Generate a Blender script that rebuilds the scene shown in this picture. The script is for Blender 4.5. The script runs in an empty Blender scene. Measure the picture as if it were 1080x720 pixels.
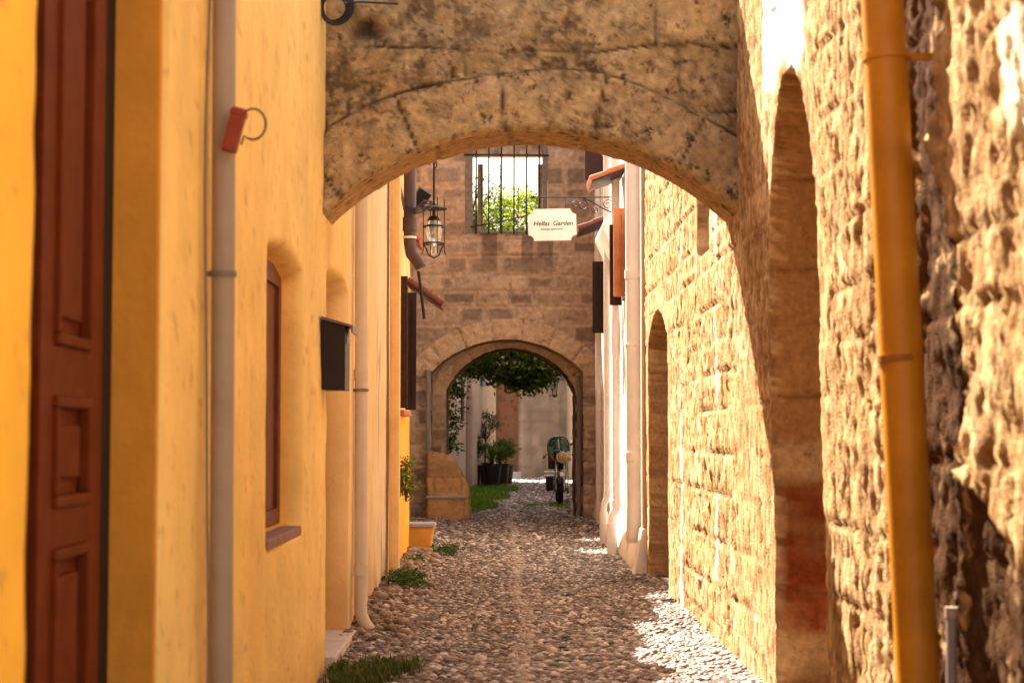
import bpy, bmesh, math, random
import numpy as np
from mathutils import Vector, Matrix, Quaternion
random.seed(7)
RNG = np.random.default_rng(11)
S = bpy.context.scene
COL = S.collection
R = math.radians
F = 1800.0                      # focal length in photo pixels (1080 wide)
CAMZ = 1.5
XL, XR = -1.17, 1.55            # faces of the two sides of the alley

# ------------------------------------------------------------------ camera
cam_d = bpy.data.cameras.new("camera"); cam = bpy.data.objects.new("camera", cam_d); COL.objects.link(cam)
cam.location = (0, 0, CAMZ); cam.rotation_euler = (R(90+3.18), 0, R(-0.318))
cam_d.sensor_width = 36; cam_d.lens = F/1080*36; cam_d.clip_start = .1; cam_d.clip_end = 2000
cam_d.dof.use_dof = True; cam_d.dof.focus_distance = 20.0; cam_d.dof.aperture_fstop = cam_d.lens/18.0
S.camera = cam
CR = cam.rotation_euler.to_matrix()
def W(px, py, y):
    """world point on the plane Y=y that the photo shows at (px, py)"""
    d = CR @ Vector(((px-540)/F, -(py-360)/F, -1))
    k = y/d.y
    return Vector((d.x*k, y, CAMZ + d.z*k))

# ------------------------------------------------------------------ tagging
def tag(o, label=None, cat=None, group=None, kind=None):
    if label: o['label'] = label
    if cat: o['category'] = cat
    if group: o['group'] = group
    if kind: o['kind'] = kind
    return o
def thing(name, label, cat, loc=(0,0,0), rz=0, group=None):
    o = bpy.data.objects.new(name, None); COL.objects.link(o)
    o.empty_display_size = .1
    o.location = loc; o.rotation_euler = (0,0,rz)
    return tag(o, label, cat, group)
def copy_tree(o, parent=None):
    c = o.copy(); COL.objects.link(c); c.parent = parent
    for ch in list(o.children): copy_tree(ch, c)
    return c

# ------------------------------------------------------------------ numpy noise
def _h(ix, iy, iz, s):
    n = (ix.astype(np.int64)*374761393 + iy.astype(np.int64)*668265263 + iz.astype(np.int64)*2147483647*3 + s*974634777) & 0xffffffff
    n = ((n ^ (n >> 13))*1274126177) & 0xffffffff
    n = ((n ^ (n >> 16))*2246822519) & 0xffffffff
    return ((n ^ (n >> 15)) & 0xffff)/65535.0
def vn(x, y, z=None, s=0):
    x = np.asarray(x, float); y = np.asarray(y, float)
    z = np.zeros_like(x) if z is None else np.asarray(z, float)
    ix, iy, iz = np.floor(x), np.floor(y), np.floor(z)
    fx, fy, fz = x-ix, y-iy, z-iz
    fx, fy, fz = fx*fx*(3-2*fx), fy*fy*(3-2*fy), fz*fz*(3-2*fz)
    r = 0
    for dx in (0,1):
        for dy in (0,1):
            for dz in (0,1):
                w = (fx if dx else 1-fx)*(fy if dy else 1-fy)*(fz if dz else 1-fz)
                r = r + w*_h(ix+dx, iy+dy, iz+dz, s)
    return r
def fbm(x, y, z=None, o=4, s=0, g=.5):
    a, t, n = 1., 0., 0.
    x = np.asarray(x, float); y = np.asarray(y, float)
    for k in range(o):
        f = 2.03**k
        t = t + a*vn(x*f, y*f, None if z is None else z*f, s+k*17); n += a; a *= g
    return t/n
def ss(a, b, x):
    t = np.clip((x-a)/(b-a), 0, 1); return t*t*(3-2*t)
def lerp(a, b, t): return a + (b-a)*t

def blocks(u, v, ch=.3, bw=.5, seed=0, wob=.02):
    """coursed masonry: returns joint distance (m), block id random, block id random 2"""
    u = u + (fbm(u*2.3, v*2.3, s=seed+5, o=3)-.5)*wob*2.2
    v = v + (fbm(u*1.7, v*2.1, s=seed+9, o=3)-.5)*wob*2.2
    rows = [-1.0]; rr = random.Random(seed)
    while rows[-1] < 12: rows.append(rows[-1] + ch*rr.uniform(.78, 1.25))
    rows = np.array(rows)
    r = np.clip(np.searchsorted(rows, v)-1, 0, len(rows)-2)
    dv = np.minimum(v-rows[r], rows[r+1]-v)
    bwr = bw*(.75+.6*_h(r, r*0, r*0, seed+3))
    p = u/bwr + _h(r, r*0+1, r*0, seed+4)*7
    c = np.floor(p)
    def b(i): return i + .62*(_h(i, r, r*0, seed+6)-.5)
    c = np.where(p < b(c), c-1, c); c = np.where(p >= b(c+1), c+1, c)
    du = np.minimum(p-b(c), b(c+1)-p)*bwr
    return np.minimum(du, dv), _h(c, r, r*0, seed+7), _h(c, r, r*0+5, seed+8)

# ------------------------------------------------------------------ mesh building
def link_mesh(name, me, mat, parent=None, smooth=True):
    if mat is not None: me.materials.append(mat)
    if smooth: me.polygons.foreach_set('use_smooth', [True]*len(me.polygons))
    me.update()
    o = bpy.data.objects.new(name, me); COL.objects.link(o)
    if parent is not None: o.parent = parent
    return o
def np_mesh(name, V, Fq, mat, parent=None, col=None, smooth=True):
    """V (n,3), Fq (m,k) faces of equal size"""
    me = bpy.data.meshes.new(name)
    V = np.ascontiguousarray(V, dtype=np.float32); Fq = np.ascontiguousarray(Fq, dtype=np.int32)
    me.vertices.add(len(V)); me.vertices.foreach_set('co', V.ravel())
    k = Fq.shape[1]
    me.loops.add(Fq.size); me.loops.foreach_set('vertex_index', Fq.ravel())
    me.polygons.add(len(Fq)); me.polygons.foreach_set('loop_start', np.arange(0, Fq.size, k, dtype=np.int32))
    me.update(calc_edges=True)
    if col is not None:
        a = me.color_attributes.new('Col', 'FLOAT_COLOR', 'POINT')
        c = np.ones((len(V), 4), np.float32); c[:, :3] = col
        a.data.foreach_set('color', c.ravel())
    return link_mesh(name, me, mat, parent, smooth)
def grid(name, P, mat, parent=None, col=None, keep=None, flip=False):
    n, m = P.shape[:2]
    idx = np.arange(n*m).reshape(n, m)
    q = np.stack([idx[:-1,:-1], idx[1:,:-1], idx[1:,1:], idx[:-1,1:]], -1)
    if keep is not None: q = q[keep]
    q = q.reshape(-1, 4)
    if flip: q = q[:, ::-1]
    V = P.reshape(-1, 3); C = None if col is None else col.reshape(-1, 3)
    used = np.unique(q); mp = np.full(len(V), -1); mp[used] = np.arange(len(used))
    return np_mesh(name, V[used], mp[q], mat, parent, None if C is None else C[used])

class MB:
    def __init__(s): s.v = []; s.f = []
    def add(s, vs, fs):
        o = len(s.v); s.v += [tuple(v) for v in vs]; s.f += [tuple(i+o for i in f) for f in fs]; return s
    def box(s, lo, hi, M=None):
        x0,y0,z0 = lo; x1,y1,z1 = hi
        vs = [(x0,y0,z0),(x1,y0,z0),(x1,y1,z0),(x0,y1,z0),(x0,y0,z1),(x1,y0,z1),(x1,y1,z1),(x0,y1,z1)]
        if M is not None: vs = [M @ Vector(v) for v in vs]
        return s.add(vs, [(0,3,2,1),(4,5,6,7),(0,1,5,4),(1,2,6,5),(2,3,7,6),(3,0,4,7)])
    def tube(s, pts, r, n=10, cap=True, flat=1.0):
        pts = [Vector(p) for p in pts]; rs = r if isinstance(r, (list, tuple)) else [r]*len(pts)
        o = len(s.v); T0 = None; N = None
        for i, p in enumerate(pts):
            T = (pts[min(i+1, len(pts)-1)] - pts[max(i-1, 0)]).normalized()
            if N is None:
                N = T.orthogonal().normalized()
            else:
                N = (N - T*N.dot(T)); N = N.normalized() if N.length > 1e-6 else T.orthogonal().normalized()
            B = T.cross(N)
            for k in range(n):
                a = 2*math.pi*k/n
                s.v.append(tuple(p + (N*math.cos(a) + B*math.sin(a)*flat)*rs[i]))
        for i in range(len(pts)-1):
            for k in range(n):
                a, b = o+i*n+k, o+i*n+(k+1)%n
                s.f.append((a, b, b+n, a+n))
        if cap:
            s.f.append(tuple(o+k for k in range(n))[::-1]); e = o+(len(pts)-1)*n
            s.f.append(tuple(e+k for k in range(n)))
        return s
    def lathe(s, prof, n=20, M=None):
        o = len(s.v)
        for r, z in prof:
            for k in range(n):
                a = 2*math.pi*k/n; v = Vector((r*math.cos(a), r*math.sin(a), z))
                s.v.append(tuple(M @ v if M is not None else v))
        for i in range(len(prof)-1):
            for k in range(n):
                a, b = o+i*n+k, o+i*n+(k+1)%n; s.f.append((a, b, b+n, a+n))
        s.f.append(tuple(o+k for k in range(n))[::-1]); e = o+(len(prof)-1)*n
        s.f.append(tuple(e+k for k in range(n)))
        return s
    def prism(s, poly, d, M=None):
        """poly in local XY extruded along +Z by d"""
        n = len(poly)
        vs = [Vector((p[0], p[1], 0)) for p in poly] + [Vector((p[0], p[1], d)) for p in poly]
        if M is not None: vs = [M @ v for v in vs]
        return s.add(vs, [tuple(range(n))[::-1], tuple(range(n, 2*n))] + [(i, (i+1) % n, n+(i+1) % n, n+i) for i in range(n)])
    def build(s, name, mat, parent=None, smooth=False, bevel=0, seg=2):
        me = bpy.data.meshes.new(name); me.from_pydata(s.v, [], s.f)
        bm = bmesh.new(); bm.from_mesh(me)
        bmesh.ops.recalc_face_normals(bm, faces=bm.faces)
        if bevel: bmesh.ops.bevel(bm, geom=bm.edges[:], offset=bevel, segments=seg, profile=.6, affect='EDGES', clamp_overlap=True)
        bm.to_mesh(me); bm.free()
        o = link_mesh(name, me, mat, parent, False)
        if smooth:
            me.polygons.foreach_set('use_smooth', [True]*len(me.polygons))
            try: me.set_sharp_from_angle(angle=R(42))
            except Exception: pass
        return o
def Tm(loc=(0,0,0), rot=(0,0,0), sc=(1,1,1)):
    from mathutils import Euler
    return Matrix.Translation(Vector(loc)) @ Euler(rot).to_matrix().to_4x4() @ Matrix.Diagonal((*sc, 1))

# ------------------------------------------------------------------ materials
def mat(name, col, rough=.85, var=.25, sc=6., bump=.3, bsc=60., attr=False, metal=0., dark=None, dsc=1.5, dlo=.5, dhi=.68, spec=.3, trans=0., bdist=.01, streak=None):
    m = bpy.data.materials.new(name); m.use_nodes = True
    nt = m.node_tree; N = nt.nodes; L = nt.links; bs = N['Principled BSDF']
    bs.inputs['Roughness'].default_value = rough; bs.inputs['Metallic'].default_value = metal
    bs.inputs['Specular IOR Level'].default_value = spec
    tc = N.new('ShaderNodeTexCoord')
    geo = N.new('ShaderNodeNewGeometry')
    n1 = N.new('ShaderNodeTexNoise'); n1.inputs['Scale'].default_value = sc; n1.inputs['Detail'].default_value = 6; n1.inputs['Roughness'].default_value = .62
    L.new(geo.outputs['Position'], n1.inputs['Vector'])
    mr = N.new('ShaderNodeMapRange'); mr.inputs[1].default_value = .3; mr.inputs[2].default_value = .7
    mr.inputs[3].default_value = 1-var; mr.inputs[4].default_value = 1+var*.8
    L.new(n1.outputs['Fac'], mr.inputs[0])
    mx = N.new('ShaderNodeVectorMath'); mx.operation = 'SCALE'
    if attr:
        at = N.new('ShaderNodeAttribute'); at.attribute_name = 'Col'; L.new(at.outputs['Color'], mx.inputs[0])
    else: mx.inputs[0].default_value = col
    L.new(mr.outputs[0], mx.inputs['Scale'])
    out = mx.outputs[0]
    if dark is not None:
        n2 = N.new('ShaderNodeTexNoise'); n2.inputs['Scale'].default_value = dsc; n2.inputs['Detail'].default_value = 8; n2.inputs['Roughness'].default_value = .68
        if streak:
            mp = N.new('ShaderNodeMapping'); mp.inputs['Scale'].default_value = streak
            L.new(geo.outputs['Position'], mp.inputs[0]); L.new(mp.outputs[0], n2.inputs['Vector'])
        else: L.new(geo.outputs['Position'], n2.inputs['Vector'])
        r2 = N.new('ShaderNodeMapRange'); r2.inputs[1].default_value = dlo; r2.inputs[2].default_value = dhi
        L.new(n2.outputs['Fac'], r2.inputs[0])
        mm = N.new('ShaderNodeMix'); mm.data_type = 'RGBA'
        L.new(r2.outputs[0], mm.inputs[0]); L.new(out, mm.inputs[6]); mm.inputs[7].default_value = (*dark, 1)
        out = mm.outputs[2]
    L.new(out, bs.inputs['Base Color'])
    if bump:
        n3 = N.new('ShaderNodeTexNoise'); n3.inputs['Scale'].default_value = bsc; n3.inputs['Detail'].default_value = 5; n3.inputs['Roughness'].default_value = .6
        L.new(geo.outputs['Position'], n3.inputs['Vector'])
        b = N.new('ShaderNodeBump'); b.inputs['Strength'].default_value = bump; b.inputs['Distance'].default_value = bdist
        L.new(n3.outputs['Fac'], b.inputs['Height']); L.new(b.outputs[0], bs.inputs['Normal'])
    if trans:
        bs.inputs['Transmission Weight'].default_value = trans
    return m
M = {}
M['plaster_attr'] = mat('painted_plaster', (1,1,1), .9, .10, 3.0, .35, 26, attr=True, bdist=.012)
M['plaster_y'] = mat('limewashed_plaster', (1,1,1), .92, .12, 2.2, .5, 22, attr=True, bdist=.014, dark=(.50,.24,.07), dsc=3.0, dlo=.62, dhi=.98, streak=(1.0,1.0,.25))
M['stone_attr'] = mat('limestone_ashlar', (1,1,1), .96, .28, 22, .8, 70, attr=True, spec=.04, dark=(.10,.05,.022), dsc=9, dlo=.6, dhi=.78, bdist=.012)
M['archstone'] = mat('weathered_limestone', (1,1,1), .95, .38, 14, .9, 55, attr=True, dark=(.07,.045,.026), dsc=11, dlo=.54, dhi=.66, bdist=.014)
M['darkstone'] = mat('shaded_ashlar', (1,1,1), .95, .25, 10, .7, 40, attr=True, dark=(.14,.085,.055), dsc=4.5, dlo=.58, dhi=.75, bdist=.012)
M['white'] = mat('white_plaster', (.82,.78,.73), .9, .08, 4, .3, 25)
M['pebble'] = mat('river_pebble', (1,1,1), .5, .22, 30, .25, 120, attr=True, spec=.4)
M['earth'] = mat('packed_earth', (.16,.11,.075), .95, .35, 12, .8, 50, attr=True, bdist=.02)
M['door'] = mat('varnished_brown_wood', (.135,.024,.0035), .62, .22, 9, .25, 60, spec=.07, dark=(.06,.014,.006), dsc=5, dlo=.55, dhi=.8, streak=(8,8,.8))
M['darkwood'] = mat('dark_brown_wood', (.034,.012,.008), .6, .3, 12, .3, 70)
M['orangewood'] = mat('orange_brown_wood', (.34,.10,.03), .5, .25, 8, .25, 60)
M['greywood'] = mat('weathered_grey_wood', (.20,.16,.13), .85, .3, 14, .5, 50)
M['beigepipe'] = mat('beige_plastic_pipe', (.35,.27,.20), .5, .08, 5, .05, 80, dark=(.27,.19,.13), dsc=2, dlo=.55, dhi=.8)
M['palepipe'] = mat('pale_painted_pipe', (.60,.53,.46), .5, .08, 5, .08, 80)
M['whitepipe'] = mat('white_painted_pipe', (.82,.78,.72), .4, .06, 4, .08, 60)
M['yellowpipe'] = mat('yellow_painted_pipe', (.50,.205,.012), .42, .15, 5, .12, 60, dark=(.34,.13,.010), dsc=3, dlo=.5, dhi=.8)
M['brownpipe'] = mat('brown_plastic_pipe', (.085,.05,.055), .4, .12, 5, .05, 60)
M['greypipe'] = mat('grey_painted_pipe', (.22,.19,.19), .5, .12, 5, .05, 60)
M['iron'] = mat('black_wrought_iron', (.022,.018,.02), .55, .3, 30, .2, 80, metal=.3)
M['rust'] = mat('rusty_iron', (.10,.04,.02), .8, .4, 30, .4, 80)
M['redplastic'] = mat('faded_red_plastic', (.24,.035,.012), .5, .15, 10, .1, 60)
M['blackbox'] = mat('black_sheet_metal', (.022,.014,.014), .45, .2, 10, .1, 60, metal=.2)
M['lid'] = mat('grey_brown_sheet_metal', (.16,.12,.13), .4, .2, 10, .1, 60, metal=.3)
M['cable'] = mat('black_cable', (.03,.025,.03), .5, .1, 10, 0)
M['greycable'] = mat('grey_cable', (.20,.16,.13), .6, .1, 10, 0)
M['tile'] = mat('terracotta_tile', (.42,.13,.055), .8, .25, 14, .4, 60, dark=(.16,.06,.04), dsc=6, dlo=.58, dhi=.8)
M['darktile'] = mat('dark_terracotta_tile', (.16,.05,.035), .8, .25, 14, .4, 60)
M['sign'] = mat('cream_painted_board', (.82,.74,.66), .55, .05, 5, .05, 60)
M['ink'] = mat('black_sign_paint', (.04,.03,.03), .6, .1, 5, 0)
M['step'] = mat('pale_marble_step', (.62,.56,.54), .7, .15, 9, .4, 40)
M['orangepl'] = mat('orange_plaster', (.62,.28,.05), .9, .14, 6, .4, 30)
M['leaf'] = mat('green_leaves', (1,1,1), .55, .15, 6, 0, attr=True, spec=.3)
M['bark'] = mat('brown_bark', (.11,.07,.045), .95, .35, 16, .9, 40)
M['soil'] = mat('dark_soil', (.04,.028,.02), .95, .3, 16, .6, 40)
M['pot'] = mat('black_plastic_pot', (.025,.024,.026), .5, .2, 6, .1, 40)
M['glass'] = mat('old_window_glass', (.03,.028,.03), .12, .1, 3, 0, spec=.6)
M['lampglass'] = mat('dusty_lamp_glass', (.60,.56,.50), .12, .06, 6, 0, spec=.5, trans=.65)
M['blue'] = mat('blue_painted_wood', (.03,.10,.26), .5, .15, 8, .1, 60)
M['green'] = mat('dark_green_enamel', (.012,.075,.055), .22, .1, 6, 0, spec=.6)
M['chrome'] = mat('worn_chrome', (.55,.53,.50), .22, .1, 10, 0, metal=.95)
M['rubber'] = mat('black_rubber', (.018,.017,.017), .8, .2, 20, .2, 60)
M['amber'] = mat('amber_lens', (.75,.45,.16), .15, .05, 10, 0, spec=.6)
M['redlens'] = mat('red_lens', (.40,.03,.015), .2, .05, 10, 0, spec=.6)
M['floorstone'] = mat('grey_stone_slab', (.34,.33,.36), .8, .2, 8, .4, 40)

# add translucency to leaves
def leafify(m):
    nt = m.node_tree; N = nt.nodes; L = nt.links; bs = N['Principled BSDF']
    out = N['Material Output']; t = N.new('ShaderNodeBsdfTranslucent'); ms = N.new('ShaderNodeMixShader'); ms.inputs[0].default_value = .38
    src = bs.inputs['Base Color'].links[0].from_socket
    g = N.new('ShaderNodeVectorMath'); g.operation = 'MULTIPLY'; g.inputs[1].default_value = (1.5, 1.5, .6)
    L.new(src, g.inputs[0]); L.new(g.outputs[0], t.inputs['Color'])
    L.new(bs.outputs[0], ms.inputs[1]); L.new(t.outputs[0], ms.inputs[2]); L.new(ms.outputs[0], out.inputs['Surface'])
leafify(M['leaf'])

# ------------------------------------------------------------------ wall sheets
def axes(a, b, st): return np.linspace(a, b, max(2, int(round((b-a)/st))+1))
def rect_mask(u, v, u0, u1, v0, v1, e, top=0.):
    """1 inside a soft-edged rectangle; top>0 rounds the head"""
    cu = (u0+u1)/2; hw = (u1-u0)/2
    vt = v1 - top*np.clip(np.abs(u-cu)/hw, 0, 1.3)**2
    return ss(-e, e, u-u0)*ss(-e, e, u1-u)*ss(-e, e, v-v0)*ss(-e, e, vt-v)
def pointed_mask(u, v, u0, u1, v0, vs, vt, e):
    cu = (u0+u1)/2; hw = (u1-u0)/2
    t = np.clip((v-vs)/(vt-vs), 0, 1)
    w = hw*np.sqrt(np.clip(1-t**1.7, 0, 1))
    return ss(-e, e, w-np.abs(u-cu))*ss(-e, e, v-v0)*(v < vt)

def nm3(c, n): return np.broadcast_to(np.array(c, float), (*n, 3)).copy()
def mixc(a, b, t): return a + (np.asarray(b, float)-a)*t[..., None]

# =================================================================== THE SETTING
# ---- street
def street_h(x, y):
    h = .035*(fbm(x*1.1, y*.7, s=3)-.5) + .02*(fbm(x*5, y*5, s=4)-.5)
    h = h + .07*ss(-.55, -1.15, x)*ss(12.5, 14.5, y)*(.4+fbm(x*2.2, y*1.6, s=8))       # rubble heaped along the left wall
    h = h - .05*ss(12.6, 11.0, y)*ss(-.4, -1.1, x)
    h = h + .05*np.exp(-((x-.1)/1.0)**2)*0
    h = h + .04*ss(1.2, 1.55, x)
    return h
xs = axes(-1.9, 2.6, .045); ys = np.concatenate([axes(1.5, 32, .05), axes(32.1, 66, .2)])
X, Y = np.meshgrid(xs, ys, indexing='ij')
Z = street_h(X, Y) + .004 + .012*(fbm(X*22, Y*22, s=6)-.5)
c = nm3((.095,.066,.047), X.shape)*(.7+.6*fbm(X*3, Y*3, s=12))[..., None]
c = mixc(c, (.12,.078,.052), ss(.5, .7, fbm(X*1.3, Y*.8, s=14)))
o = grid('street', np.stack([X, Y, Z], -1), M['earth'], col=c); tag(o, kind='structure')
mb = MB(); mb.add([(-150,-60,-.12),(150,-60,-.12),(150,300,-.12),(-150,300,-.12)], [(0,1,2,3)])
M['ground'] = mat('dusty_ground', (.26,.20,.15), .95, .3, 3, .5, 30)
tag(mb.build('ground', M['ground']), kind='structure')

# ---- pebbles
def ico(sub):
    bm = bmesh.new(); bmesh.ops.create_icosphere(bm, subdivisions=sub, radius=1)
    v = np.array([p.co[:] for p in bm.verts]); f = np.array([[q.index for q in t.verts] for t in bm.faces]); bm.free(); return v, f
def scatter_stones(P, sc, rot, C, sub, tilt, seed):
    v, f = ico(sub); n = len(P); r = np.random.default_rng(seed)
    V = v[None]*sc[:, None, :]
    # uneven pebble outline
    ph = r.uniform(0, 6.28, (n, 3)); V = V*(1 + .16*np.sin(v[None]*2.2 + ph[:, None, :]).sum(-1, keepdims=True)/2)
    ca, sa = np.cos(tilt), np.sin(tilt)
    y2 = V[..., 1]*ca[:, None] - V[..., 2]*sa[:, None]; z2 = V[..., 1]*sa[:, None] + V[..., 2]*ca[:, None]
    cz, sz = np.cos(rot), np.sin(rot)
    x3 = V[..., 0]*cz[:, None] - y2*sz[:, None]; y3 = V[..., 0]*sz[:, None] + y2*cz[:, None]
    V = np.stack([x3, y3, z2], -1) + P[:, None, :]
    Fc = f[None] + (np.arange(n)*len(v))[:, None, None]
    return V.reshape(-1, 3), Fc.reshape(-1, 3), np.repeat(C, len(v), 0)
def pebbles(x0, x1, y0, y1, sp, seed, sub):
    r = np.random.default_rng(seed)
    gx, gy = np.meshgrid(np.arange(x0, x1, sp), np.arange(y0, y1, sp*.86), indexing='ij')
    gx = gx + (np.arange(gx.shape[1]) % 2)*sp*.5
    px = gx.ravel() + r.normal(0, sp*.17, gx.size); py = gy.ravel() + r.normal(0, sp*.17, gx.size)
    k = r.uniform(0, 1, px.size) > .03 + .35*ss(.56, .66, fbm(px*1.5, py*.9, s=31))
    px, py = px[k], py[k]; n = len(px)
    big = np.where(r.uniform(0, 1, n) > .93, 1.45, 1.)*(.8+.4*fbm(px*1.2, py*.8, s=33))
    sc = np.stack([sp*r.uniform(.46, .66, n), sp*r.uniform(.36, .5, n), sp*r.uniform(.26, .42, n)], -1)*big[:, None]
    P = np.stack([px, py, street_h(px, py) + sc[:, 2]*r.uniform(-.45, .25, n)], -1)
    pal = np.array([(.13,.095,.075),(.22,.17,.14),(.080,.056,.045),(.46,.40,.36),(.12,.08,.062),(.060,.044,.038),(.27,.20,.155)])
    C = pal[r.integers(0, len(pal), n)]*r.uniform(.8, 1.15, (n, 1))
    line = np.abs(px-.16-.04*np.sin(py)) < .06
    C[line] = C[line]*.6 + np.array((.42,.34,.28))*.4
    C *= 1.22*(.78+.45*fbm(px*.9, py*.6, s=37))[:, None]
    C = C*lerp(np.ones((n, 3)), np.array([[.95,1.05,1.25]]), ss(31.5, 34, py)[:, None])  # cool sheen of the sky painted into the courtyard pebbles
    C = np.minimum(C, .8)
    return scatter_stones(P, sc, r.normal(0, .35, n), C, sub, r.normal(0, .16, n), seed)
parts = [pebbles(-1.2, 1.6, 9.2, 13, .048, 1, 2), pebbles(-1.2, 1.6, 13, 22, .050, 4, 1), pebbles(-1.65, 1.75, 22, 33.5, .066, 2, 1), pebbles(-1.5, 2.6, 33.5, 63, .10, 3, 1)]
off = 0; VV, FF, CC = [], [], []
for v, f, c in parts: VV.append(v); FF.append(f+off); CC.append(c); off += len(v)
o = np_mesh('cobble_pebbles', np.concatenate(VV), np.concatenate(FF), M['pebble'], col=np.concatenate(CC))
tag(o, 'small rounded pebbles set on edge paving the whole alley', 'cobblestones', kind='stuff')

# loose rubble stones at the foot of the left wall
r = np.random.default_rng(5); n = 900
py = r.uniform(12.6, 29.5, n); px = -1.2 + np.abs(r.normal(0, .22, n)) + .02 - .35*(py > 22)
sc = r.uniform(.018, .055, (n, 1))*r.uniform(.7, 1.25, (n, 1))*np.stack([r.uniform(.9, 1.6, n), r.uniform(.7, 1.1, n), r.uniform(.4, .8, n)], -1)
P = np.stack([px, py, street_h(px, py)+sc[:, 2]*.5], -1)
C = np.array([(.25,.16,.10),(.33,.24,.17),(.17,.11,.07)])[r.integers(0, 3, n)]*r.uniform(.7, 1.1, (n, 1))
v, f, c = scatter_stones(P, sc, r.uniform(0, 3, n), C, 1, r.normal(0, .3, n), 9)
tag(np_mesh('loose_rubble', v, f, M['pebble'], col=c, smooth=False), 'loose broken stones lying along the foot of the left wall', 'rubble', kind='stuff')

# ---- generic solid behind a wall sheet
def solid(name, x0, x1, y0, y1, z1, m, parent):
    mb = MB(); mb.box((x0, y0, -.1), (x1, y1, z1)); return mb.build(name, m, parent)

OCHRE = (.95,.63,.195); CREAM = (.90,.58,.22)
def plaster_sheet(name, side, y0, y1, z1, x, colf, parent, st=.05, digs=(), amp=.018, z0=-.2, flare=0., m=None, batter=0., seed=0):
    """side +1: room lies toward +x of the sheet (left wall); digs push the surface away from the alley"""
    ys = axes(y0, y1, st); zs = axes(z0, z1, st)
    Yg, Zg = np.meshgrid(ys, zs, indexing='ij')
    d = (fbm(Yg*.9, Zg*.8, s=seed)-.5)*amp*2.4 + (fbm(Yg*5, Zg*5, s=seed+3, o=3)-.5)*amp*.5
    d = d*1.0 - flare*ss(.45, .0, Zg) + batter*(Zg-1.5)
    for g in digs: d = d + g(Yg, Zg)
    Xg = x - side*d
    return grid(name, np.stack([Xg, Yg, Zg], -1), m or M['plaster_attr'], parent, colf(Yg, Zg, d), flip=(side > 0))

# =================================================================== LEFT SIDE
# ---- yellow house nearest the camera
yh = thing('yellow_house', 'ochre yellow plastered house nearest the camera with brown panelled door and barred window', 'house', (XL, 7, 0))
yh.location = (0,0,0)
def yh_dig(Y, Z):
    d = .20*rect_mask(Y, Z, 4.25, 5.86, -1, 3.3, .008)
    d = np.maximum(d, .155*rect_mask(Y, Z, 8.55, 9.95, .97, 2.50, .045, top=.07))
    return d
def yh_col(Y, Z, d):
    c = nm3(OCHRE, Y.shape)
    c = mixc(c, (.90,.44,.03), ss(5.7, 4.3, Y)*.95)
    c = mixc(c, (.94,.66,.235), ss(.42, .65, fbm(Y*.8, Z*.35, s=41))*.6)
    c = mixc(c, (.94,.69,.29), ss(7, 11, Y)*.5)
    c = mixc(c, (.62,.29,.06), ss(.52, .72, fbm(Y*2.2, Z*.35, s=43))*.12)          # faint run-off streaks
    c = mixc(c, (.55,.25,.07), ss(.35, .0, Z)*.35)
    sp = ss(.70, .78, fbm(Y*13+3*fbm(Y*2,Z*2,s=2), Z*13, s=47, o=4)); c = mixc(c, (.45,.20,.06), sp*.4)
    c = mixc(c, (.72,.32,.04), ss(.02, .10, d)*.75)  # shade inside the door and window recesses painted darker by depth
    return c
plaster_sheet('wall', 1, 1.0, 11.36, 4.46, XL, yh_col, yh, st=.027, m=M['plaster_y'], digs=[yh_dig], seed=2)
solid('house_block', -6, XL-.32, 1.0, 11.36, 4.44, M['orangepl'], yh)
MB().box((XL-.19, 5.838, -.1), (XL-.012, 5.875, 3.3)).build('door_reveal_shade_slab', mat('shade_toned_plaster', (.66,.27,.030), .92, .14, 2.5, .4, 24, dark=(.42,.17,.03), dsc=2, dlo=.5, dhi=.8, streak=(2,2,.5)), yh, bevel=.006)  # slab carries the shade of the far jamb as a darker orange
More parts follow.
